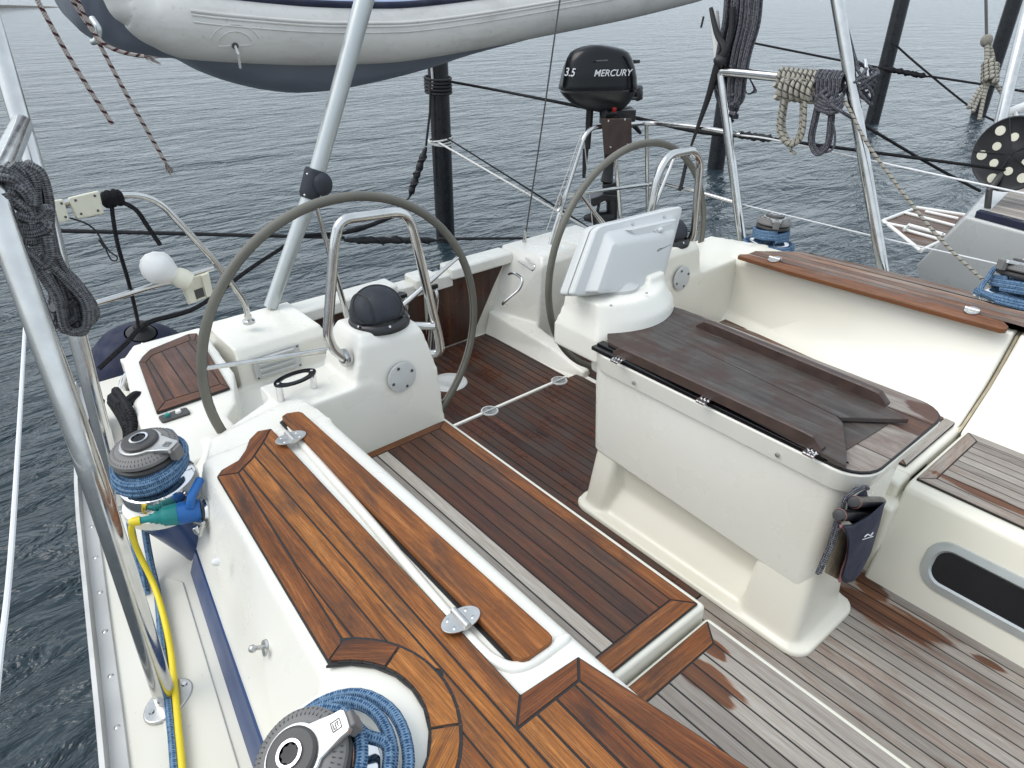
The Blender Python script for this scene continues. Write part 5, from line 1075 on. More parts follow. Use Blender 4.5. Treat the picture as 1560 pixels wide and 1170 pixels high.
gs = [(92, 0), (115, 40), (145, 62), (190, 82), (240, 88), (268, 90), (300, 107), (350, 125), (410, 138), (470, 141), (540, 129), (620, 109), (700, 83), (780, 62), (860, 40)]
gp = spline([aty(x, y, 4.35) for x, y in gs], 4); m = MB(); rings = []
for p in gp:
    top = aty(0, 0, 4.35).z
    best = min(path, key=lambda q: abs(q.x - p.x) + 0.2 * abs(q.z - p.z)); zt = max(best.z, p.z + 0.04)
    rings.append([(p.x, YD + 0.02, zt + 0.02), (p.x, YD + 0.10, lerp(zt, p.z, 0.70)), (p.x, YD + 0.28, lerp(zt, p.z, 0.94)), (p.x, 4.35, p.z), (p.x, 4.55, lerp(zt, p.z, 0.9)), (p.x, 4.85, zt), (p.x, 4.85, zt + 0.1), (p.x, YD + 0.1, zt + 0.1)])
m.loft(rings); m.loft([[Vector(q) for q in rings[0]], [Vector(q) + Vector((-0.10, 0.1, 0.5)) for q in rings[0]]]); obj('hull_bottom', m, M['hull_grey'], dg, smooth=60)
c = aty(360, 70, YD - RT * 0.98)
def skin_pt(dx, dz):
    q = min(path, key=lambda p: abs(p.x - c.x - dx)); z = c.z + dz; k = max(-0.98, min(0.98, (z - q.z) / RT)); return Vector((c.x + dx, YD - RT * math.sqrt(1 - k * k) - 0.001, z))
m = MB()
for r_ in (0.085, 0.125): m.tube([skin_pt(math.cos(q) * r_, math.sin(q) * r_ * 0.75) for q in [R(18) + (math.pi - R(36)) * k / 20 for k in range(21)]], 0.0035, 6)
m.tube([skin_pt(-0.08 + 0.16 * k / 8, 0.0) for k in range(9)], 0.003, 6); obj('drain_patch', m, M['hyp'], dg)
c = skin_pt(0, 0)
m = MB(); m.lathe([(0.016, -0.01), (0.016, 0.006), (0.008, 0.008), (0, 0.002)], c, (0, -1, -0.2), 14); obj('valve', m, M['dgrey'], dg)
m = MB(); m.tube([c, aty(363, 82, YD - RT - .02), aty(366, 103, YD - RT + .02)], 0.0065, 8); obj('lanyard', m, M['rwhite'], dg)
m = MB(); m.tube(spline([aty(140, 28, 3.66), aty(149, 42, 3.62), aty(150, 52, 3.62), aty(146, 62, 3.62), aty(141, 64, 3.64)], 5), 0.013, 10); tag(obj('davit_hook', m, M['alu']), 'grey hook holding the red flecked line at the dinghy bow', 'hook')
def frayed(name, pts, label, end=True, r=0.0085):
    m = MB(); P = spline(pts, 8); m.tube(P, r, 9); d = (P[-1] - P[-3]).normalized()
    if end:
        for k in range(26):
            v = d * random.uniform(.02, .055) + Vector((random.uniform(-1, 1), random.uniform(-1, 1), random.uniform(-1, 1))) * 0.02
            m.tube([P[-1] - d * 0.01, P[-1] + v * 0.5, P[-1] + v + Vector((0, 0, -0.006))], 0.0012, 4)
    tag(obj(name, m, M['rred']), label, 'rope', 'red flecked lines at the dinghy')
frayed('dinghy_line', [aty(50, -25, 3.3), aty(57, 0, 3.3), aty(100, 78, 3.3), aty(140, 142, 3.3), aty(171, 189, 3.3)], 'leftmost of the red flecked lines hanging free over the water', False)
frayed('dinghy_line', [aty(112, -15, 3.6), aty(128, 22, 3.6), aty(143, 50, 3.6), aty(152, 68, 3.6), aty(196, 150, 3.6), aty(252, 247, 3.6)], 'red flecked line hanging from the grey hook to a frayed end')
frayed('dinghy_line', [aty(104, -10, 3.62), aty(126, 26, 3.62), aty(142, 48, 3.60), aty(160, 68, 3.58), aty(188, 80, 3.57), aty(219, 86, 3.56)], 'short red flecked line end curling along the grey dinghy hull')
# ---------------- outboard motor on the stern rail
YO = 3.30; oc = aty(916, 133, YO); sc_ = 0.00112 * 3.9 / 4.66 * ((oc - EYE).dot(_f)) / 3.9   # metres per zoomed pixel row
ob = thing('outboard_motor', aty(930, 330, YO), 'black outboard motor clamped to the stern rail on a wooden pad', 'outboard motor')
vd = Vector((oc.x, oc.y, 0)).normalized(); rt = Vector((vd.y, -vd.x, 0)); tw_ = Matrix.Rotation(R(16), 3, 'Z')
e1 = tw_ @ rt; e2 = tw_ @ -vd; e3 = Vector((0, 0, 1))
def om_(cx, cy, d=0.0):  # zoomed crop pixel of the motor -> point, d metres towards the viewer
    return aty(820 + cx / 3.9, 50 + cy / 3.9, YO) - vd * d
mpp = (om_(400, 300) - om_(300, 300)).length / 100
secs = [(455, 285, 490), (435, 240, 515), (410, 195, 535), (372, 158, 555), (345, 142, 566)]
secs2 = [(332, 136, 574), (318, 136, 574), (300, 141, 570), (260, 150, 568), (205, 165, 558), (150, 184, 543), (115, 204, 524), (98, 228, 495), (84, 262, 445), (76, 296, 398), (72, 322, 366)]
def cowl_ring(cy, x0, x1, wd):
    c = om_((x0 + x1) / 2, cy); a = (x1 - x0) / 2 * mpp * 0.74; out = []
    for k in range(40):
        q = 2 * math.pi * k / 40; cs, sn = math.cos(q), math.sin(q); ee = 0.58 + 0.30 * max(0.0, min(1.0, (200 - cy) / 110))
        out.append(c + e1 * a * abs(cs) ** ee * (1 if cs > 0 else -1) + e2 * wd * abs(sn) ** ee * (1 if sn > 0 else -1))
    return out
m = MB(); m.loft([cowl_ring(cy, a, b, w) for (cy, a, b), w in zip(secs, (0.06, 0.075, 0.09, 0.105, 0.108))]); obj('lower_cowl', m, M['black'], ob, smooth=50)
m = MB(); m.loft([cowl_ring(cy, a, b, w) for (cy, a, b), w in zip(secs2, (0.114, 0.115, 0.113, 0.112, 0.108, 0.101, 0.092, 0.08, 0.06, 0.045, 0.03))]); ck = obj('cowl', m, M['blackgloss'], ob, smooth=50)
m = MB(); m.loft([[om_(x, y + dy, d) for x, y, d in ((345, 150, 0.142), (420, 146, 0.146), (500, 160, 0.138), (550, 182, 0.115))] for dy in (0, 7)], closed=False, caps=False); obj('cowl_stripe', m, M['grey'], ck)
def text(body, size, p, right, up, mat, parent, name='lettering', shear=0.25, weight=0.0):
    cu = bpy.data.curves.new(name, 'FONT'); cu.body = body; cu.size = size; cu.align_x = 'CENTER'; cu.align_y = 'CENTER'; cu.extrude = 0.0015; cu.shear = shear; cu.offset = weight; cu.materials.append(mat)
    o = bpy.data.objects.new(name, cu); COL.objects.link(o); right = right.normalized(); nrm = right.cross(up).normalized(); up = nrm.cross(right)
    Mx = Matrix((right, up, nrm)).transposed().to_4x4(); Mx.translation = Vector(p) - BASE[parent.name]
    me = bpy.data.meshes.new_from_object(o.evaluated_get(bpy.context.evaluated_depsgraph_get())); bpy.data.objects.remove(o)
    o = bpy.data.objects.new(name, me); COL.objects.link(o)
    o.parent = parent; o.matrix_local = Mx; BASE[o.name] = Vector(p); return o
def face_d(cx, cy):
    best = max(range(len(secs2)), key=lambda k: -abs(secs2[k][0] - cy)); return best
cpos = om_(430, 222) ; cpos = cpos + e2 * ((om_(360, 222) - cpos).dot(e2) + 0.1095)
text('MERCURY', 0.053, cpos - e1 * 0.036, e1, e3 + e2 * 0.04, M['letter'], ck, weight=0.0005)
cc_ = om_(360, 222); lp_ = cc_ - e1 * (198 * mpp) + e2 * 0.045
rdir = (e1 * 0.30 - (-e2) * 0.95)
q_ = cc_ - e1 * (134 * mpp) + e2 * 0.083
text('3.5', 0.066, q_ - e1 * 0.006 + e2 * 0.016, (e1 * 0.62 + e2 * 0.78), e3 + e1 * 0.1, M['letter'], ck, weight=0.0004)
m = MB()
m.box(om_(575, 166, 0.05), (0.05, 0.04, 0.02)); m.tube([om_(548, 320, 0.12), om_(605, 318, 0.10)], 0.02, 10); m.tube([om_(545, 372, 0.13), om_(610, 372, 0.11)], 0.013, 8); m.ball(om_(590, 350, 0.11), (0.035, 0.03, 0.045), 12, 8); m.tube([om_(560, 322, .12), om_(600, 372, .11)], 0.016, 8); obj('tiller_bracket', m, M['black'], ob, bevel=0.003)
m = MB(); m.ball(om_(452, 430, 0.13), (0.018, 0.012, 0.028), 10, 8); obj('stop_button', m, M['red'], ob)
m = MB()
for k, (x, y) in enumerate(((442, 378), (458, 380), (475, 374), (489, 370), (513, 368))): m.box(om_(x, y, 0.145), (0.012, 0.004, 0.014 + 0.008 * (k == 4)))
obj('control_mark', m, M['letter'], ob)
m = MB(); m.tube([om_(306, 455, -.06), om_(300, 560, -.07)], 0.024, 12); m.tube([om_(300, 555, -.07), om_(290, 700, -.08), om_(280, 705, -.08), om_(268, 880, -.09)], [0.022, 0.020, 0.021, 0.011], 12); obj('tiller', m, M['black'], ob)
m = MB(); m.box(om_(470, 495, 0.02), (0.20, 0.16, 0.10), Matrix((e1, e2, e3)).transposed()); m.tube([om_(385, 470, 0.05), om_(545, 462, 0.05)], 0.035, 14); m.tube([om_(475, 545, 0.06), om_(555, 540, 0.06)], 0.018, 10); m.tube([om_(565, 535, 0.07), om_(605, 585, 0.07)], [0.020, 0.012], 10); m.tube([om_(448, 480, .08), om_(450, 560, .08)], 0.02, 8); obj('clamp', m, M['black'], ob, bevel=0.004)
m = MB(); m.tube([om_(425, 470, -0.05), om_(422, 730, -0.05), om_(422, 800, -0.05), om_(405, 900, -0.05)], [0.06, 0.036, 0.032, 0.045], 18); m.loft([[om_(x, y, d) for x, y, d in ((378, 905, 0.0), (478, 885, 0.0), (490, 985, 0), (400, 1010, 0))], [om_(x, y, d) for x, y, d in ((378, 905, -.1), (478, 885, -.1), (490, 985, -.1), (400, 1010, -.1))]]); obj('leg', m, M['black'], ob, bevel=0.01)
m = MB(); m.loft([[om_(x, y, d) for x, y in ((302, 1000), (310, 978), (390, 950), (486, 962), (486, 990), (400, 985), (330, 1024))] for d in (0.05, -0.13)]); obj('cavitation_plate', m, M['black'], ob, bevel=0.004)
m = MB(); m.tube([om_(440, 985, -0.05), om_(438, 1100, -0.05), om_(436, 1180, -.05)], [0.042, 0.040, 0.03], 14); m.lathe([(0, -0.05), (0.03, -0.03), (0.042, 0.03), (0.04, 0.12), (0.02, 0.18), (0, 0.19)], om_(420, 1105, -.05), -e1, 18); obj('gearcase', m, M['black'], ob)
m = MB()
for k in range(3):
    a = R(75 + 120 * k); d = e3 * math.sin(a) + e2 * math.cos(a); s_ = d.cross(e1); c_ = om_(345, 1105, -.05)
    m.loft([[c_ + d * 0.02 + s_ * w + e1 * w * 0.6, c_ + d * 0.07 + s_ * w * 1.7 + e1 * w * 0.9, c_ + d * 0.105 + s_ * w * 0.9 + e1 * w * 0.5] for w in (-0.03, -0.01, 0.012, 0.03)], closed=False, caps=False)
obj('propeller', m, M['black'], ob, smooth=60).modifiers.new('thick', 'SOLIDIFY').thickness = 0.006
pc_ = [aty(x, y, YP - 0.03) for x, y in ((916, 182), (962, 181), (963, 229), (921, 236))]
m = MB(); m.loft([[p for p in pc_], [p + vd * 0.045 for p in pc_]]); mp_ = obj('motor_pad', m, M['brown'], bevel=0.003); tag(mp_, 'brown wooden motor pad bolted to the stern rail under the outboard', 'motor pad')
for px, py in ((927, 184), (952, 182), (930, 224), (956, 220)): s = MB(); s.lathe([(0.007, -0.004), (0.006, 0.004), (0, 0.005)], aty(px, py, YP - .03), -vd, 10); b = obj('bolt', s, M['chrome'], mp_)
# shackle, thin lines on the port stern rail
m = MB(); a0_, a1_ = aty(886, 203, YP), aty(832, 352, YP - .1); m.tube([a0_, a1_], 0.0028, 6); m.tube([aty(862, 300, YP), aty(843, 352, YP - .1)], 0.0028, 6); m.tube([aty(890, 215, YP), aty(896, 275, YP), aty(903, 345, YP)], 0.0028, 6); tag(obj('flag_lines', m, M['rwhite']), 'thin pale cords stretched beside the stern rail leg left of the outboard', 'cord')
m = MB(); q = aty(853, 302, YP - .02)
for k in range(3): m.tube([q + Vector((0.02 * math.cos(a), 0.012 * math.sin(a * 2), 0.03 * math.sin(a) - 0.02 * k)) for a in [2 * math.pi * j / 14 for j in range(14)]], 0.006, 7, closed=True)
m.tube([aty(856, 310, YP - .02), aty(850, 322, YP - .02)], 0.012, 8); tag(obj('shackle', m, M['dull']), 'small steel shackles on the stern rail leg left of the outboard', 'shackle')
# ---------------- ropes hung on the port gate frame
def lps(m, c, w, h, n, r, y, jx=6, tilt=0.0):
    # n elongated hanging loops, pixel extents
    for k in range(n):
        a = random.uniform(-jx, jx); b = random.uniform(-5, 5); ww = w * random.uniform(0.75, 1.1); dy = y + random.uniform(-.03, .03)
        P = [atx(c[0] + a - ww * .4, c[1] + b, dy), atx(c[0] + a - ww * .5 + tilt * .4, c[1] + h * .35, dy), atx(c[0] + a - ww * .62 + tilt * .75, c[1] + h * .75 + b, dy), atx(c[0] + a - ww * 0.30 + tilt, c[1] + h * 0.97 + b, dy), atx(c[0] + a + ww * 0.05 + tilt, c[1] + h + b, dy), atx(c[0] + a + ww * 0.42 + tilt * .8, c[1] + h * .86 + b, dy), atx(c[0] + a + ww * .5 + tilt * .5, c[1] + h * .45, dy), atx(c[0] + a + ww * .38, c[1] + b, dy)]
        m.tube(spline(P, 7), r, 8)
def wraps(m, p, q, n, r, rad, jit=0.004, ext=0.0):
    p, q = Vector(p), Vector(q); d = (q - p); u = d.normalized().orthogonal().normalized(); v = d.normalized().cross(u); P = []
    for k in range(n * 18 + 1):
        a = 2 * math.pi * k / 18; P.append(p + d * (k / (n * 18)) + (u * math.cos(a) + v * math.sin(a)) * (rad + random.uniform(0, jit) * 0.4))
    m.tube(P, r, 8)
b_a, b_b = atx(1180, 117, X3), atx(1240, 122, X3)
m = MB(); wraps(m, atx(1186, 118, X3), atx(1246, 124, X3), 8, 0.0115, 0.046)
wraps(m, atx(1188, 135, X3 - .05), atx(1240, 140, X3 - .05), 6, 0.0115, 0.05)
lps(m, (1214, 120), 32, 98, 4, 0.0115, X3 - 0.06, 5, -4)
for k in range(4): hp = [atx(1192 + k * 3, 128, X3 - .05), atx(1184 + k * 3, 142, X3 - .06), atx(1192 + k * 4, 152 - k, X3 - .07), atx(1206 + k * 5, 150 - 2 * k, X3 - .06), atx(1216 + 4 * k, 132, X3 - .05)]; m.tube(spline(hp, 6), 0.0115, 8)
for k in range(3): hp = [atx(1222 + k * 4, 128, X3 - .05), atx(1226 + k * 4, 148, X3 - .07), atx(1236 + 2 * k, 155, X3 - .05), atx(1240 + k, 135, X3 - .05)]; m.tube(spline(hp, 6), 0.0115, 8)
m.tube(spline([atx(1210, 218, X3 - .06), atx(1204, 228, X3 - .06), atx(1212, 234, X3 - .06)], 5), 0.009, 7)
tag(obj('rope_coil', m, M['rbeige']), 'beige rope coil with dark tracer hung on the gate bar', 'rope', 'rope coils on the gate frame')
m = MB(); wraps(m, atx(1244, 122, X3), atx(1286, 126, X3), 7, 0.010, 0.046)
wraps(m, atx(1250, 140, X3 - .04), atx(1272, 165, X3 - .04), 4, 0.010, 0.042)
for k in range(6): m.tube(spline([atx(1246 + 6 * k, 120, X3 - .055), atx(1245 + 6 * k, 140, X3 - .06), atx(1246 + 4.5 * k, 160, X3 - .06)], 5), 0.010, 8)
for k in range(4): m.tube(spline([atx(1242, 146 + 6 * k, X3 - .07), atx(1258, 156 + 5 * k, X3 - .09), atx(1276, 152 + 6 * k, X3 - .07), atx(1284, 144 + 5 * k, X3 - .05)], 5), 0.010, 8)
lps(m, (1258, 150), 29, 80, 4, 0.010, X3 - 0.055, 4, -10)
m.tube(spline([atx(1268, 185, X3 - .06), atx(1272, 205, X3 - .06), atx(1270, 225, X3 - .06), atx(1258, 232, X3 - .06), atx(1250, 228, X3 - .06)], 6), 0.006, 7)
m.tube(spline([atx(1248, 142, X3 - .09), atx(1265, 158, X3 - .09), atx(1282, 170, X3 - .09), atx(1300, 181, X3 - .02)], 6), 0.009, 8)
tag(obj('rope_coil', m, M['rgreyf']), 'grey rope coil hung beside the beige coil on the gate bar', 'rope', 'rope coils on the gate frame')
m = MB()
for k in range(7): c_ = atx(1318 + random.uniform(-5, 4), 112 + 5 * k, X3 + .06); m.tube([c_ + Vector((0.05 * math.cos(a), 0.055 * math.sin(a) , 0.05 * math.sin(a + k))) for a in [2 * math.pi * j / 14 for j in range(14)]], 0.008, 7, closed=True)
m.tube(spline([atx(1284, 146, X3), atx(1292, 130, X3 - .02), atx(1308, 122, X3), atx(1320, 104, X3 + .05)], 6), 0.009, 7)
tag(obj('rope_tangle', m, M['rgreyf']), 'small tangle of grey rope on a cleat behind the tall steel leg', 'rope')
t = thing('horn_cleat', atx(1322, 140, X3 + .05), 'small steel cleat holding the rope tangle on the tall leg', 'cleat'); m = MB(); m.tube([atx(1318, 90, X3 + .06), atx(1321, 115, X3 + .05), atx(1326, 142, X3 + .06)], [0.006, 0.012, 0.006], 8); obj('horn', m, M['chrome'], t)
m = MB(); m.tube([atx(1276, -20, X3 + .04), atx(1284, 20, X3 + .035), atx(1300, 80, X3 + .03), atx(1308, 106, X3 + .03)], 0.009, 8); tag(obj('halyard', m, M['rgreyf']), 'grey line running down along the tall steel leg', 'rope')
# large dark halyard bundle hanging from the leg by the dinghy end
m = MB(); XB = 3.86
for k in range(46):
    u_ = (k * 0.618) % 1.0; x0_ = 1100 + 52 * u_ + random.uniform(-2, 2); xb_ = 1088 + 46 * u_ + random.uniform(-3, 3); d_ = XB + random.uniform(-.05, .05); yb_ = 150 + 26 * math.sin(math.pi * u_) + random.uniform(-12, 8)
    m.tube(spline([atx(x0_ + 8, -40, d_), atx(x0_ + 4, 30, d_), atx(lerp(x0_, xb_, .5), 80, d_), atx(xb_, 125, d_), atx(lerp(xb_, 1112, .12), yb_ * .93, d_), atx(lerp(xb_, 1112, .5), yb_, d_), atx(1112 + random.uniform(-10, 12), yb_ + 3, d_)], 5), 0.0105, 7)
for k in range(4): m.tube(spline([atx(1136, 110, XB), atx(1146 + 2 * k, 128 + 3 * k, XB), atx(1148, 138 + k, XB), atx(1138, 142, XB), atx(1128, 120, XB)], 5), 0.0035, 6)
tag(obj('rope_bundle', m, M['rgreyf']), 'large hanging bundle of dark flecked rope beside the white dinghy end', 'rope')
m = MB(); m.tube(spline([atx(1083, 12, XB - .07), atx(1092, 50, XB - .08), atx(1104, 76, XB - .08), atx(1093, 98, XB - .08), atx(1080, 145, XB - .06), atx(1066, 185, XB - .05), atx(1053, 222, XB - .05)], 7), [0.008 + 0.013 * math.sin(min(math.pi, 0.25 + math.pi * k / 44)) for k in range(43)], 8, squash=None)
m.tube(spline([atx(1116, 10, XB - .07), atx(1112, 60, XB - .07), atx(1098, 92, XB - .08)], 5), 0.016, 8); m.ball(atx(1098, 92, XB - .08), (0.045, 0.04, 0.03), 14, 10); m.tube([atx(1072, 25, XB), atx(1068, 42, XB)], .006, 6); m.tube([atx(1050, 228, XB - .05), atx(1038, 282, XB - .05), atx(1035, 290, XB - .05)], 0.012, 6)
tag(obj('lashing_strap', m, M['rubber']), 'black lashing strap tied over the corner of the gate frame', 'strap')
m = MB(); m.tube([atx(1088, 18, XB), atx(1095, 92, XB)], 0.026, 14); tag(obj('frame_post', m, M['white']), 'short white post under the dinghy end behind the rope bundle', 'post')
line('sheet_line', [atx(1283, 146, X3 - .04), atx(1300, 178, X3 - .045), atx(1330, 232, X3 - .04), atx(1420, 350, X3), atx(1488, 418, X3), atx(1530, 450, 3.74)], 0.0085, 'rbeige', 'beige rope with dark flecks running down past the tall steel leg to the right', 'rope')
line('sheet_line', [atx(1300, 181, X3 + .02), atx(1340, 205, 5.2), atx(1420, 252, 5.6), atx(1493, 291, 6.0)], 0.011, 'rblack', 'black line slanting from the tall steel leg down to the next boat', 'rope', 'black mooring lines')
# ---------------- piles, mooring lines
def pile(name_px, z_top, label, r=0.105):
    c = at(*name_px, WATER); t = tag(None_or(c, r, z_top), label, 'mooring pile', 'black mooring piles'); return c
def None_or(c, r, zt):
    m = MB(); m.tube([(c.x, c.y, WATER - 1.5), (c.x, c.y, WATER), (c.x + 0.01, c.y, 1.0), (c.x, c.y, zt)], [r * 1.02, r, r, r], 20); return obj('mooring_pile', m, M['pile'])
p1 = pile((679, 366), 2.6, 'black mooring pile standing in the water below the dinghy', 0.110); p2 = pile((1328, 188), 4.0, 'black mooring pile just right of the tall steel leg', 0.145); p3 = pile((1090, 256), 2.7, 'black mooring pile behind the hanging rope bundle', 0.135); p4 = pile((1490, 176), 4.5, 'black mooring pile behind the knotted beige rope near the top right', 0.155)
def on_pile(c, px, py):  # point near a pile seen at this pixel
    h = Vector((c.x, c.y, 0)).length; r = ray(px, py); k = h / Vector((r.x, r.y, 0)).length; return EYE + r * (k * 0.985)
def snub(m, a, b, r0, n=34, cords=True):
    a, b = Vector(a), Vector(b); P = [a.lerp(b, k / n) for k in range(n + 1)]; rad = [r0 * (0.35 + 0.65 * min(1, min(k, n - k) / 5)) * (1 + 0.16 * math.sin(k * 1.1)) for k in range(n + 1)]; m.tube(P, rad, 12)
    u = (b - a).normalized().orthogonal().normalized(); v = (b - a).normalized().cross(u)
    m.tube([P[k] + (u * math.cos(k * 0.75) + v * math.sin(k * 0.75)) * rad[k] for k in range(3, n - 2)], r0 * 0.32, 8)
LN = 'black mooring lines'
m = MB(); m.tube(sag(aty(70, 351, 4.6), aty(524, 362, 4.6), 0.0), 0.0125, 8); snub(m, aty(524, 366, 4.6), aty(668, 366, 4.6), 0.026); m.tube([aty(668, 364, 4.6), aty(900, 362, 4.6), aty(1050, 352, 4.9)], 0.0125, 8); m.tube(spline([aty(528, 352, 4.62), aty(570, 340, 4.62), aty(590, 328, 4.62)], 5), 0.012, 7)
tag(obj('mooring_line', m, M['rubber']), 'level black mooring line with thick twisted snubber passing behind the nearer wheel', 'rope', LN)
q0 = on_pile(p1, 656, 128)
m = MB(); m.tube([q0, on_pile(p1, 655, 170), on_pile(p1, 649, 222)], 0.013, 8); snub(m, on_pile(p1, 649, 224), on_pile(p1, 624, 300), 0.036); m.tube([on_pile(p1, 624, 300), on_pile(p1, 617, 308)], 0.010, 6)
for k in range(5): m.tube([(p1.x + 0.138 * math.cos(a), p1.y + 0.138 * math.sin(a), q0.z - 0.03 + 0.034 * k - 0.06 + 0.012 * math.sin(a)) for a in [2 * math.pi * j / 24 for j in range(24)]], 0.015, 7, closed=True)
tag(obj('mooring_line', m, M['rubber']), 'black line with rubber snubber tied round the pile below the dinghy', 'rope', LN)
q1_ = on_pile(p1, 684, 124); line('mooring_line', [q1_, on_pile(p1, 760, 138), atx(887, 163, 4.3), atx(970, 180, 4.2), atx(1060, 200, 4.0), atx(1135, 207, 3.92)], 0.0135, 'rblack', 'black line from the pile passing behind the outboard motor', 'rope', LN)
m = MB(); snub(m, atx(1116, 204, 3.92), atx(1180, 212, 3.92), 0.020); tag(obj('line_snubber', m, M['rubber']), 'short black rubber snubber lying along the stern rail behind the gate frame', 'snubber')
line('mooring_line', [atx(1180, 212, 3.95), atx(1213, 217, 4.4), atx(1330, 232, 5.0), atx(1495, 254, 6.0), atx(1620, 270, 6.5)], 0.011, 'rblack', 'black line running from the rail to the perforated black reel', 'rope', LN)
m = MB(); m.tube([on_pile(p2, 1150, 66), on_pile(p2, 1290, 94), on_pile(p2, 1345, 104)], 0.022, 8); snub(m, on_pile(p2, 1345, 104), on_pile(p2, 1414, 117), 0.050); m.tube([on_pile(p2, 1414, 116), on_pile(p2, 1493, 128), on_pile(p2, 1600, 146)], 0.022, 8); tag(obj('mooring_line', m, M['rblack']), 'black line with rubber snubber crossing in front of the pile right of the tall leg', 'rope', LN)
line('mooring_line', [on_pile(p2, 1364, 68), on_pile(p2, 1400, 100), on_pile(p2, 1474, 160), on_pile(p2, 1515, 184), on_pile(p2, 1560, 200)], 0.02, 'rblack', 'black line slanting from the right pile down towards the reel', 'rope', LN)
m = MB(); a_, b_ = on_pile(p1, 668, 217), aty(898, 350, 3.9); m.tube([a_.lerp(b_, k / 12) for k in range(13)], 0.011, 8)
for k in range(3): m.tube([(p1.x + 0.135 * math.cos(a), p1.y + 0.135 * math.sin(a), a_.z - 0.02 + 0.02 * k + 0.02 * math.sin(a + k)) for a in [2 * math.pi * j / 24 for j in range(24)]], 0.011, 7, closed=True)
tag(obj('mooring_line', m, M['rwhite']), 'white mooring line from the pile below the dinghy to the stern', 'rope')
line('mooring_line', [on_pile(p1, 682, 211), aty(800, 285, 4.9), aty(905, 352, 3.95)], 0.008, 'rblack', 'thin black line just above the white mooring line', 'rope', LN)
line('pile_cord', [on_pile(p1, 657, 97), on_pile(p1, 659, 125), on_pile(p1, 658, 135)], 0.012, 'rwhite', 'short white cord lying along the top of the pile below the dinghy', 'cord')
# ---------------- pouch on the table end
pu = thing('pouch', (2.0, 0.55, 0.3), 'navy fabric pouch with mesh side holding two black rolled items on the table end', 'pouch')
def pq(px, py, d=0.0): return aty(px, py, 0.53 - d)
fr_ = [(1283, 800), (1300, 798), (1326, 783), (1349, 764), (1340, 800), (1327, 842), (1312, 872), (1300, 886), (1287, 889), (1280, 882), (1289, 850), (1292, 825)]
m = MB(); m.loft([[pq(x, y, -.03) for x, y in fr_], [pq(x, y, 0.02) for x, y in fr_], [pq(lerp(x, 1310, .12), lerp(y, 835, .08), 0.045) for x, y in fr_]]); obj('front_panel', m, M['navy'], pu, smooth=60, bevel=0.006, seg=3)
ms = [(1281, 803), (1287, 806), (1292, 822), (1291, 845), (1284, 868), (1278, 884), (1256, 872), (1262, 848), (1272, 822)]
m = MB(); m.loft([[pq(x, y, -.05) for x, y in ms], [pq(x, y, 0.01) for x, y in ms]]); ss_ = obj('mesh_side', m, M['mesh'], pu, bevel=0.003)
m = MB(); m.tube(spline([pq(x, y, 0.022) for x, y in ((1281, 801), (1290, 812), (1293, 828), (1290, 848), (1283, 868), (1279, 886))], 6), 0.004, 7); obj('pink_piping', m, plain('pink_piping', (0.35, 0.15, 0.16), 0.7), ss_)
m = MB(); m.tube([pq(1278, 796, 0.012), pq(1268, 830, 0.012), pq(1248, 873, 0.012)], 0.006, 8); m.tube([pq(1274, 795, 0.0), pq(1264, 830, 0.0), pq(1245, 874, 0.0)], 0.006, 8); obj('edge_binding', m, M['rgreyf'], pu)
m = MB(); m.tube(spline([pq(x, y, -.01) for x, y in ((1284, 775), (1288, 760), (1300, 750), (1316, 742), (1322, 744))], 6), 0.006, 8); obj('back_edge', m, M['rgreyf'], pu)
m = MB(); m.loft([[pq(x, y, d) for x, y in ((1288, 790), (1292, 765), (1310, 750), (1320, 745), (1324, 765), (1346, 765), (1326, 790), (1300, 800))] for d in (-.05, -.02)]); obj('lining', m, M['navy'], pu)
m = MB(); m.tube(spline([pq(1317, 818, 0.05), pq(1322, 814, 0.05), pq(1326, 816, .05), pq(1330, 811, .05)], 5), 0.0018, 6); m.tube([pq(1314, 822, 0.049), pq(1330, 817, 0.049)], 0.0012, 5); obj('script_mark', m, M['letter'], pu)
for (a, b, r_, lab) in (((1277, 785), (1335, 786), 0.0165, 'nearer of two black winch handle grips sticking out of the navy pouch'), ((1300, 765), (1345, 764), 0.0165, 'farther of two black winch handle grips sticking out of the navy pouch')):
    A0, B0 = pq(*a, 0.012), pq(*b, -0.02); hd = thing('winch_crank', A0, lab, 'winch handle', 'black winch handles in the pouch'); m = MB(); dd = (B0 - A0).normalized(); LL = (B0 - A0).length
    m.lathe([(0, -0.004), (r_ * 0.8, -0.002), (r_, 0.006), (r_, 0.014), (r_ * 0.93, 0.016), (r_ * 0.93, LL * .9), (r_ * .6, LL)], A0, dd, 20); obj('grip', m, M['black'], hd)
    s = MB(); s.tube([A0 + dd * 0.014 + (dd.orthogonal().normalized() * math.cos(q) + dd.cross(dd.orthogonal().normalized()) * math.sin(q)) * r_ * 1.0 for q in [2 * math.pi * k / 20 for k in range(20)]], 0.0016, 5, closed=True); obj('ring', s, plain('copper_ring', (0.25, 0.09, 0.06), 0.5), hd)
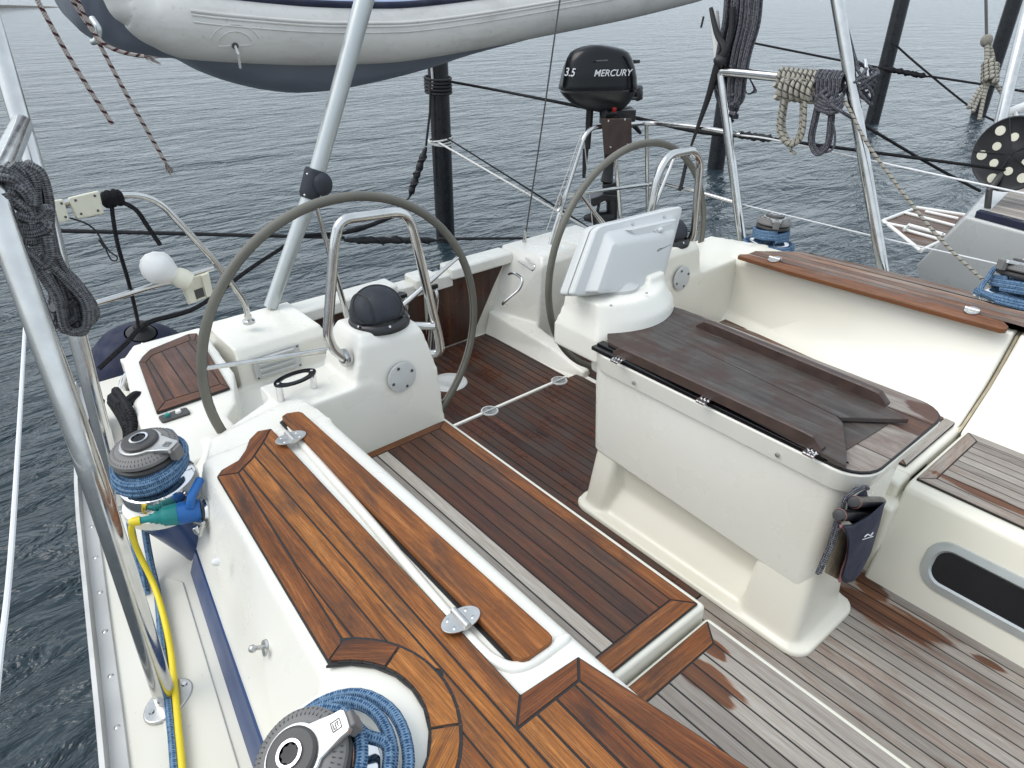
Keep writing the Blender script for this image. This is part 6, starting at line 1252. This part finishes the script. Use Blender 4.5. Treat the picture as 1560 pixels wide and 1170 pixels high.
# ---------------- neighbouring boat
nb_ = thing('neighbour_boat', (6.5, 0.5, WATER), 'grey white hull of the next boat at the right photo edge', 'boat')
dk = 0.57
cA = at(1471, 328, dk); cB = at(1497, 297, dk); fA = atx(1393, 403, cA.x - 0.02); fB = fA + (cB - cA) * 1.6
sd = Vector((-0.16, -1, 0)).normalized()
def along(p, s): return p + sd * s
st_ = []
m = MB()
secs_ = [[fA, cA, cB + Vector((1.9, 0.35, 0)), fA + Vector((3.0, 0.45, 0)), fA + Vector((2.4, 0.2, -0.8)), fA + Vector((0.55, -0.1, -0.78))]]
for s in (0.6, 1.4, 2.6, 4.5):
    nA = along(cA, s) + Vector((-0.06 * s + .02 * s * s * .3, 0, 0)); secs_.append([Vector((nA.x + 0.05, nA.y, 0.05)), nA, nA + Vector((3.4, 0.0, 0)), nA + Vector((3.4, 0, -0.5)), nA + Vector((2.6, 0, -1.3)), nA + Vector((0.30, 0, -1.3))])
m.loft(secs_); obj('hull', m, M['boathull'], nb_, smooth=30, bevel=0.03, seg=3)
m = MB(); dkp = [(p[1].x + 0.10, p[1].y - (0.10 if k == 0 else 0)) for k, p in enumerate(secs_)]; poly = dkp + [(p.x + 2.6, p.y) for p in (secs_[-1][1],)] + [(cB.x + 1.6, cB.y + .1)]
strips(m, poly, dk + 0.012, math.atan2(-sd.y, -sd.x), 0.06, lambda d: (random.random(), 0.75, 0.4)); caulk(m, poly, dk + .012); obj('deck_planking', m, [M['teak'], M['caulk']], nb_)
m = MB(); m.loft([[secs_[k][1] + Vector((0.0, -0.02 if k else -.06, 0.0)), secs_[k][1] + Vector((0.0, -0.02 if k else -.06, 0.045)), secs_[k][1] + Vector((0.075, -.02 if k else -.06, 0.045)), secs_[k][1] + Vector((0.075, -.02 if k else -.06, 0.0))] for k in range(4)]); ntr = obj('toe_rail', m, M['navy'], nb_)
for k in range(9):
    p = along(cA, 0.12 + 0.13 * k) + Vector((-0.012 * k + 0.036, -0.02, 0.046)); s = MB(); s.box(p, (0.028, 0.06, 0.004)); obj('slot', s, M['black'], ntr)
for px, py in ((1517, 390), (1546, 404)):
    pN = (cA - fA).cross(sd).normalized(); p = atp(px, py, cA.lerp(along(cA, .6), .5) - Vector((0.0, 0, 0.1)), Vector((-1, 0.1, 0.1)).normalized())
    m = MB(); m.ball(p, (0.012, 0.055, 0.022), 14, 8); obj('red_marker', m, M['red'], nb_)
# stern platform
sp = thing('stern_platform', at(1400, 350, 0.12), 'teak slatted stern platform with white tube frame on the next boat', 'platform'); zp = 0.14
op = [at(x, y, zp) for x, y in ((1345, 338), (1397, 318), (1500, 334), (1470, 352), (1402, 384))]
m = MB(); inn_ = [(p.x, p.y) for p in op]; strips(m, inn_, zp, R(-2) + math.atan2((op[2] - op[1]).y, (op[2] - op[1]).x), 0.085, lambda d: (random.random() * .6, 0.50, 0.6)); caulk(m, inn_, zp); obj('slats', m, [M['teak'], M['caulk']], sp)
for a, b in ((0, 1), (1, 2), (0, 4), (4, 3)):
    m = MB(); m.tube([op[a] + Vector((0, 0, .01)), op[b] + Vector((0, 0, .01))], 0.017, 10); obj('frame_tube', m, M['white'], sp)
for a, b in (((1345, 339), (1440, 358)), ((1379, 350), (1436, 366)), ((1379, 324), (1455, 344)), ((1410, 322), (1460, 333))):
    m = MB(); m.tube([at(*a, zp + .02), at(*b, zp + .02)], 0.014, 10); obj('frame_tube', m, M['white'], sp)
m = MB(); m.tube([at(1378, 350, zp + .03), at(1384, 343, zp + .05), at(1436, 357, zp + .05)], 0.017, 8); obj('ladder', m, M['white'], sp)
# black perforated reel
rl_ = thing('line_reel', atd(1538, 262, 6.0), 'black reel with round pale holes at the right photo edge', 'reel')
cR = atd(1541, 235, 5.1); ax_ = (EYE - cR).normalized(); ax_ = (ax_ + _r * -0.55).normalized(); KR = 0.58
m = MB(); m.lathe([(a * KR, b) for a, b in ((0, 0.004), (0.05, 0.012), (0.09, 0.004), (0.40, 0.0), (0.445, 0.012), (0.46, 0.0), (0.445, -0.02), (0, -0.03))], cR, ax_, 44); rd = obj('disc', m, M['black'], rl_)
Xr, Yr, Ar = frame_of(ax_, (0, 0, 1))
for k in range(12):
    a = 2 * math.pi * k / 12 + 0.2; rr_ = (0.335 if k % 2 else 0.205) * KR
    m = MB(); m.lathe([((0.060 if k % 2 else 0.052) * KR, 0.002), ((0.058 if k % 2 else 0.050) * KR, 0.007), (0, 0.007)], cR + Xr * rr_ * math.cos(a) + Yr * rr_ * math.sin(a), ax_, 20); obj('hole', m, M['yellowed'], rd)
for k in range(5):
    a = 2 * math.pi * k / 5 + .4; m = MB(); m.tube([cR + Ar * .006, cR + (Xr * math.cos(a) + Yr * math.sin(a)) * .44 * KR + Ar * .006], 0.006, 6); obj('rib', m, M['black'], rd)
m = MB(); m.tube([cR - Ar * 0.03, cR - Ar * 0.13], 0.17, 24); obj('webbing', m, M['navy'], rl_)
m = MB(); m.tube([cR - Ar * 0.1, atd(1507, 290, 5.2), atd(1503, 330, 5.3)], 0.024, 10); obj('post', m, M['dgrey'], rl_)
m = MB(); m.tube([atd(1585, -60, 5.6), atd(1562, 30, 5.6), atd(1524, 185, 5.7), atd(1516, 215, 5.75)], 0.045, 14); tag(obj('stern_arch_tube', m, M['steel']), 'stainless tube of the next boat rising beside the top right pile', 'tube')
m = MB(); m.tube([atd(1523, 176, 5.8), atd(1600, 145, 5.8)], 0.03, 10); m.tube([atd(1545, 170, 5.8), atd(1552, 190, 5.8)], 0.02, 8); tag(obj('stern_arch_tube', m, M['white']), 'white rail tube of the next boat above the black reel', 'tube')
line('topping_wire', [atd(1501, -60, 6.3), atd(1502, 0, 6.3), atd(1503, 58, 6.3)], 0.013, 'dgrey', 'thin wire hanging down to the knotted beige rope', 'stay')
m = MB(); c_ = atd(1503, 62, 6.3); m.ball(c_, (0.05, 0.05, 0.055), 14, 10)
m.tube(spline([c_, atd(1504, 80, 6.3), atd(1504, 100, 6.3), atd(1508, 112, 6.3)], 6), 0.022, 8); m.tube(spline([c_, atd(1510, 80, 6.32), atd(1512, 96, 6.32), atd(1510, 112, 6.3)], 6), 0.022, 8)
wraps(m, atd(1509, 96, 6.25), atd(1508, 126, 6.25), 5, 0.021, 0.052); 
for k, (x, y) in enumerate(((1475, 165), (1482, 170), (1492, 182), (1526, 142), (1496, 150))): m.tube(spline([atd(1508, 122, 6.28), atd(lerp(1508, x, .5), lerp(122, y, .35), 6.28), atd(x, y, 6.28)], 6), 0.018, 7)
tag(obj('knotted_rope', m, M['rbeige']), 'beige rope knotted under the thin wire near the top right', 'rope')
m = MB()
for k, (x, y, s_) in enumerate(((1540, 322, .09), (1556, 332, .12), (1530, 312, .06), (1560, 312, .1))): m.ball(atd(x, y, 6.5), (s_, s_, s_ * .7), 14, 8)
m.tube(spline([atd(1560, 330, 6.3), atd(1546, 340, 6.3), atd(1535, 352, 6.3)], 5), 0.02, 7); tag(obj('deck_gear', m, M['black']), 'dark gear and hose heaped on the deck under the reel', 'deck gear')
# ---------------- water, far shore
wm = NT('harbour_water'); c = wm.coord('Position'); 
def stretched(sx, sy, rz): 
    mp = wm.n('ShaderNodeMapping'); mp.inputs['Rotation'].default_value = (0, 0, rz); mp.inputs['Scale'].default_value = (sx, sy, 1); wm.l(wm.n('ShaderNodeNewGeometry').outputs['Position'], mp.inputs[0]); return mp.outputs[0]
w1_ = wm.noise(stretched(0.65, 1.8, R(40)), 1.0, 4, 0.55, 0.6); w2_ = wm.noise(stretched(2.2, 5.2, R(32)), 1.0, 4, 0.58, 0.8); w3_ = wm.noise(stretched(0.35, 0.7, R(55)), 1.0, 2, 0.5)
hgt = wm.math('ADD', wm.math('MULTIPLY', w1_, 1.0), wm.math('ADD', wm.math('MULTIPLY', w2_, 0.62), wm.math('MULTIPLY', w3_, 1.5)))
wm.set(Base_Color=(0.015, 0.029, 0.038), Roughness=0.05, IOR=1.40, Specular_IOR_Level=0.5, Normal=wm.bump(hgt, 0.8, 0.23))
m = MB(); S_ = 600; m.v = [Vector(p) for p in ((-S_, -60, WATER), (S_, -60, WATER), (S_, S_, WATER), (-S_, S_, WATER))]; m.face((0, 1, 2, 3)); o = obj('water', m, wm.m); o['kind'] = 'structure'
m = MB(); rings = []
for k in range(34):
    x = -46 + 2.0 * k; y = 112 + 3 * math.sin(k * .3) + random.uniform(-.6, .6); q = min(1, (33 - k) / 12); h = (0.90 + random.uniform(-.12, .14)) * q
    rings.append([(x, y - 2.5, WATER - .3), (x, y - 1.2 + random.uniform(-.5, .5), WATER + (0.35 + random.uniform(-.12, .12)) * q), (x, y + .5, WATER + h), (x, y + 4, WATER + h + .25 * q), (x, y + 4, WATER - 1)])
m.loft(rings); o = obj('shore', m, plain('shore_rock', (0.055, 0.050, 0.042), 0.9, var=0.5, vscale=3, bump=0.5, bscale=6)); o['kind'] = 'structure'
# ---------------- light
CLOUD = (5.1, 5.75, 6.3, 1)  # even overcast layer over the sky
w = bpy.data.worlds.new('World'); scene.world = w; w.use_nodes = True; nt = w.node_tree; nt.nodes.clear()
sky = nt.nodes.new('ShaderNodeTexSky'); sky.sky_type = 'NISHITA'; sky.sun_disc = False; sky.sun_elevation = R(48); sky.sun_rotation = R(-60); sky.dust_density = 4.0; sky.air_density = 1.2; sky.ozone_density = 2.0
hs_ = nt.nodes.new('ShaderNodeHueSaturation'); hs_.inputs['Saturation'].default_value = 0.50; bgn = nt.nodes.new('ShaderNodeBackground'); bgn.inputs['Strength'].default_value = 0.15; ow = nt.nodes.new('ShaderNodeOutputWorld')
nt.links.new(sky.outputs[0], hs_.inputs['Color']); cl_ = nt.nodes.new('ShaderNodeMix'); cl_.data_type = 'RGBA'; cl_.inputs[0].default_value = 0.6; cl_.inputs[7].default_value = CLOUD; nt.links.new(hs_.outputs[0], cl_.inputs[6]); nt.links.new(cl_.outputs[2], bgn.inputs['Color']); nt.links.new(bgn.outputs[0], ow.inputs[0])
sl = bpy.data.lights.new('overcast_sun', 'SUN'); sl.energy = 0.7; sl.angle = R(40); sl.color = (1.0, 0.975, 0.94); so_ = bpy.data.objects.new('overcast_sun', sl); COL.objects.link(so_)
so_.rotation_euler = (R(90 - 52), 0, R(60 + 180 - 60 + 0)); so_.location = (0, 0, 12)
# sun direction: from the starboard side, a little behind the camera
sun_dir = Vector((-0.60, 0.30, 1.0)).normalized(); so_.rotation_euler = sun_dir.to_track_quat('Z', 'Y').to_euler()
sky.sun_elevation = math.asin(sun_dir.z); sky.sun_rotation = math.atan2(sun_dir.x, sun_dir.y)
# ---------------- camera
cd = bpy.data.cameras.new('camera'); cam = bpy.data.objects.new('camera', cd); COL.objects.link(cam); scene.camera = cam
cd.sensor_width = 36; cd.lens = 36 * F_PX / 1560; cam.location = EYE; cam.rotation_euler = (R(90) - PITCH, 0, -YAW); cd.clip_start = 0.05; cd.clip_end = 2000
scene.view_settings.view_transform = 'Standard'; scene.view_settings.look = 'None'; scene.view_settings.exposure = 0.62; scene.view_settings.gamma = 1
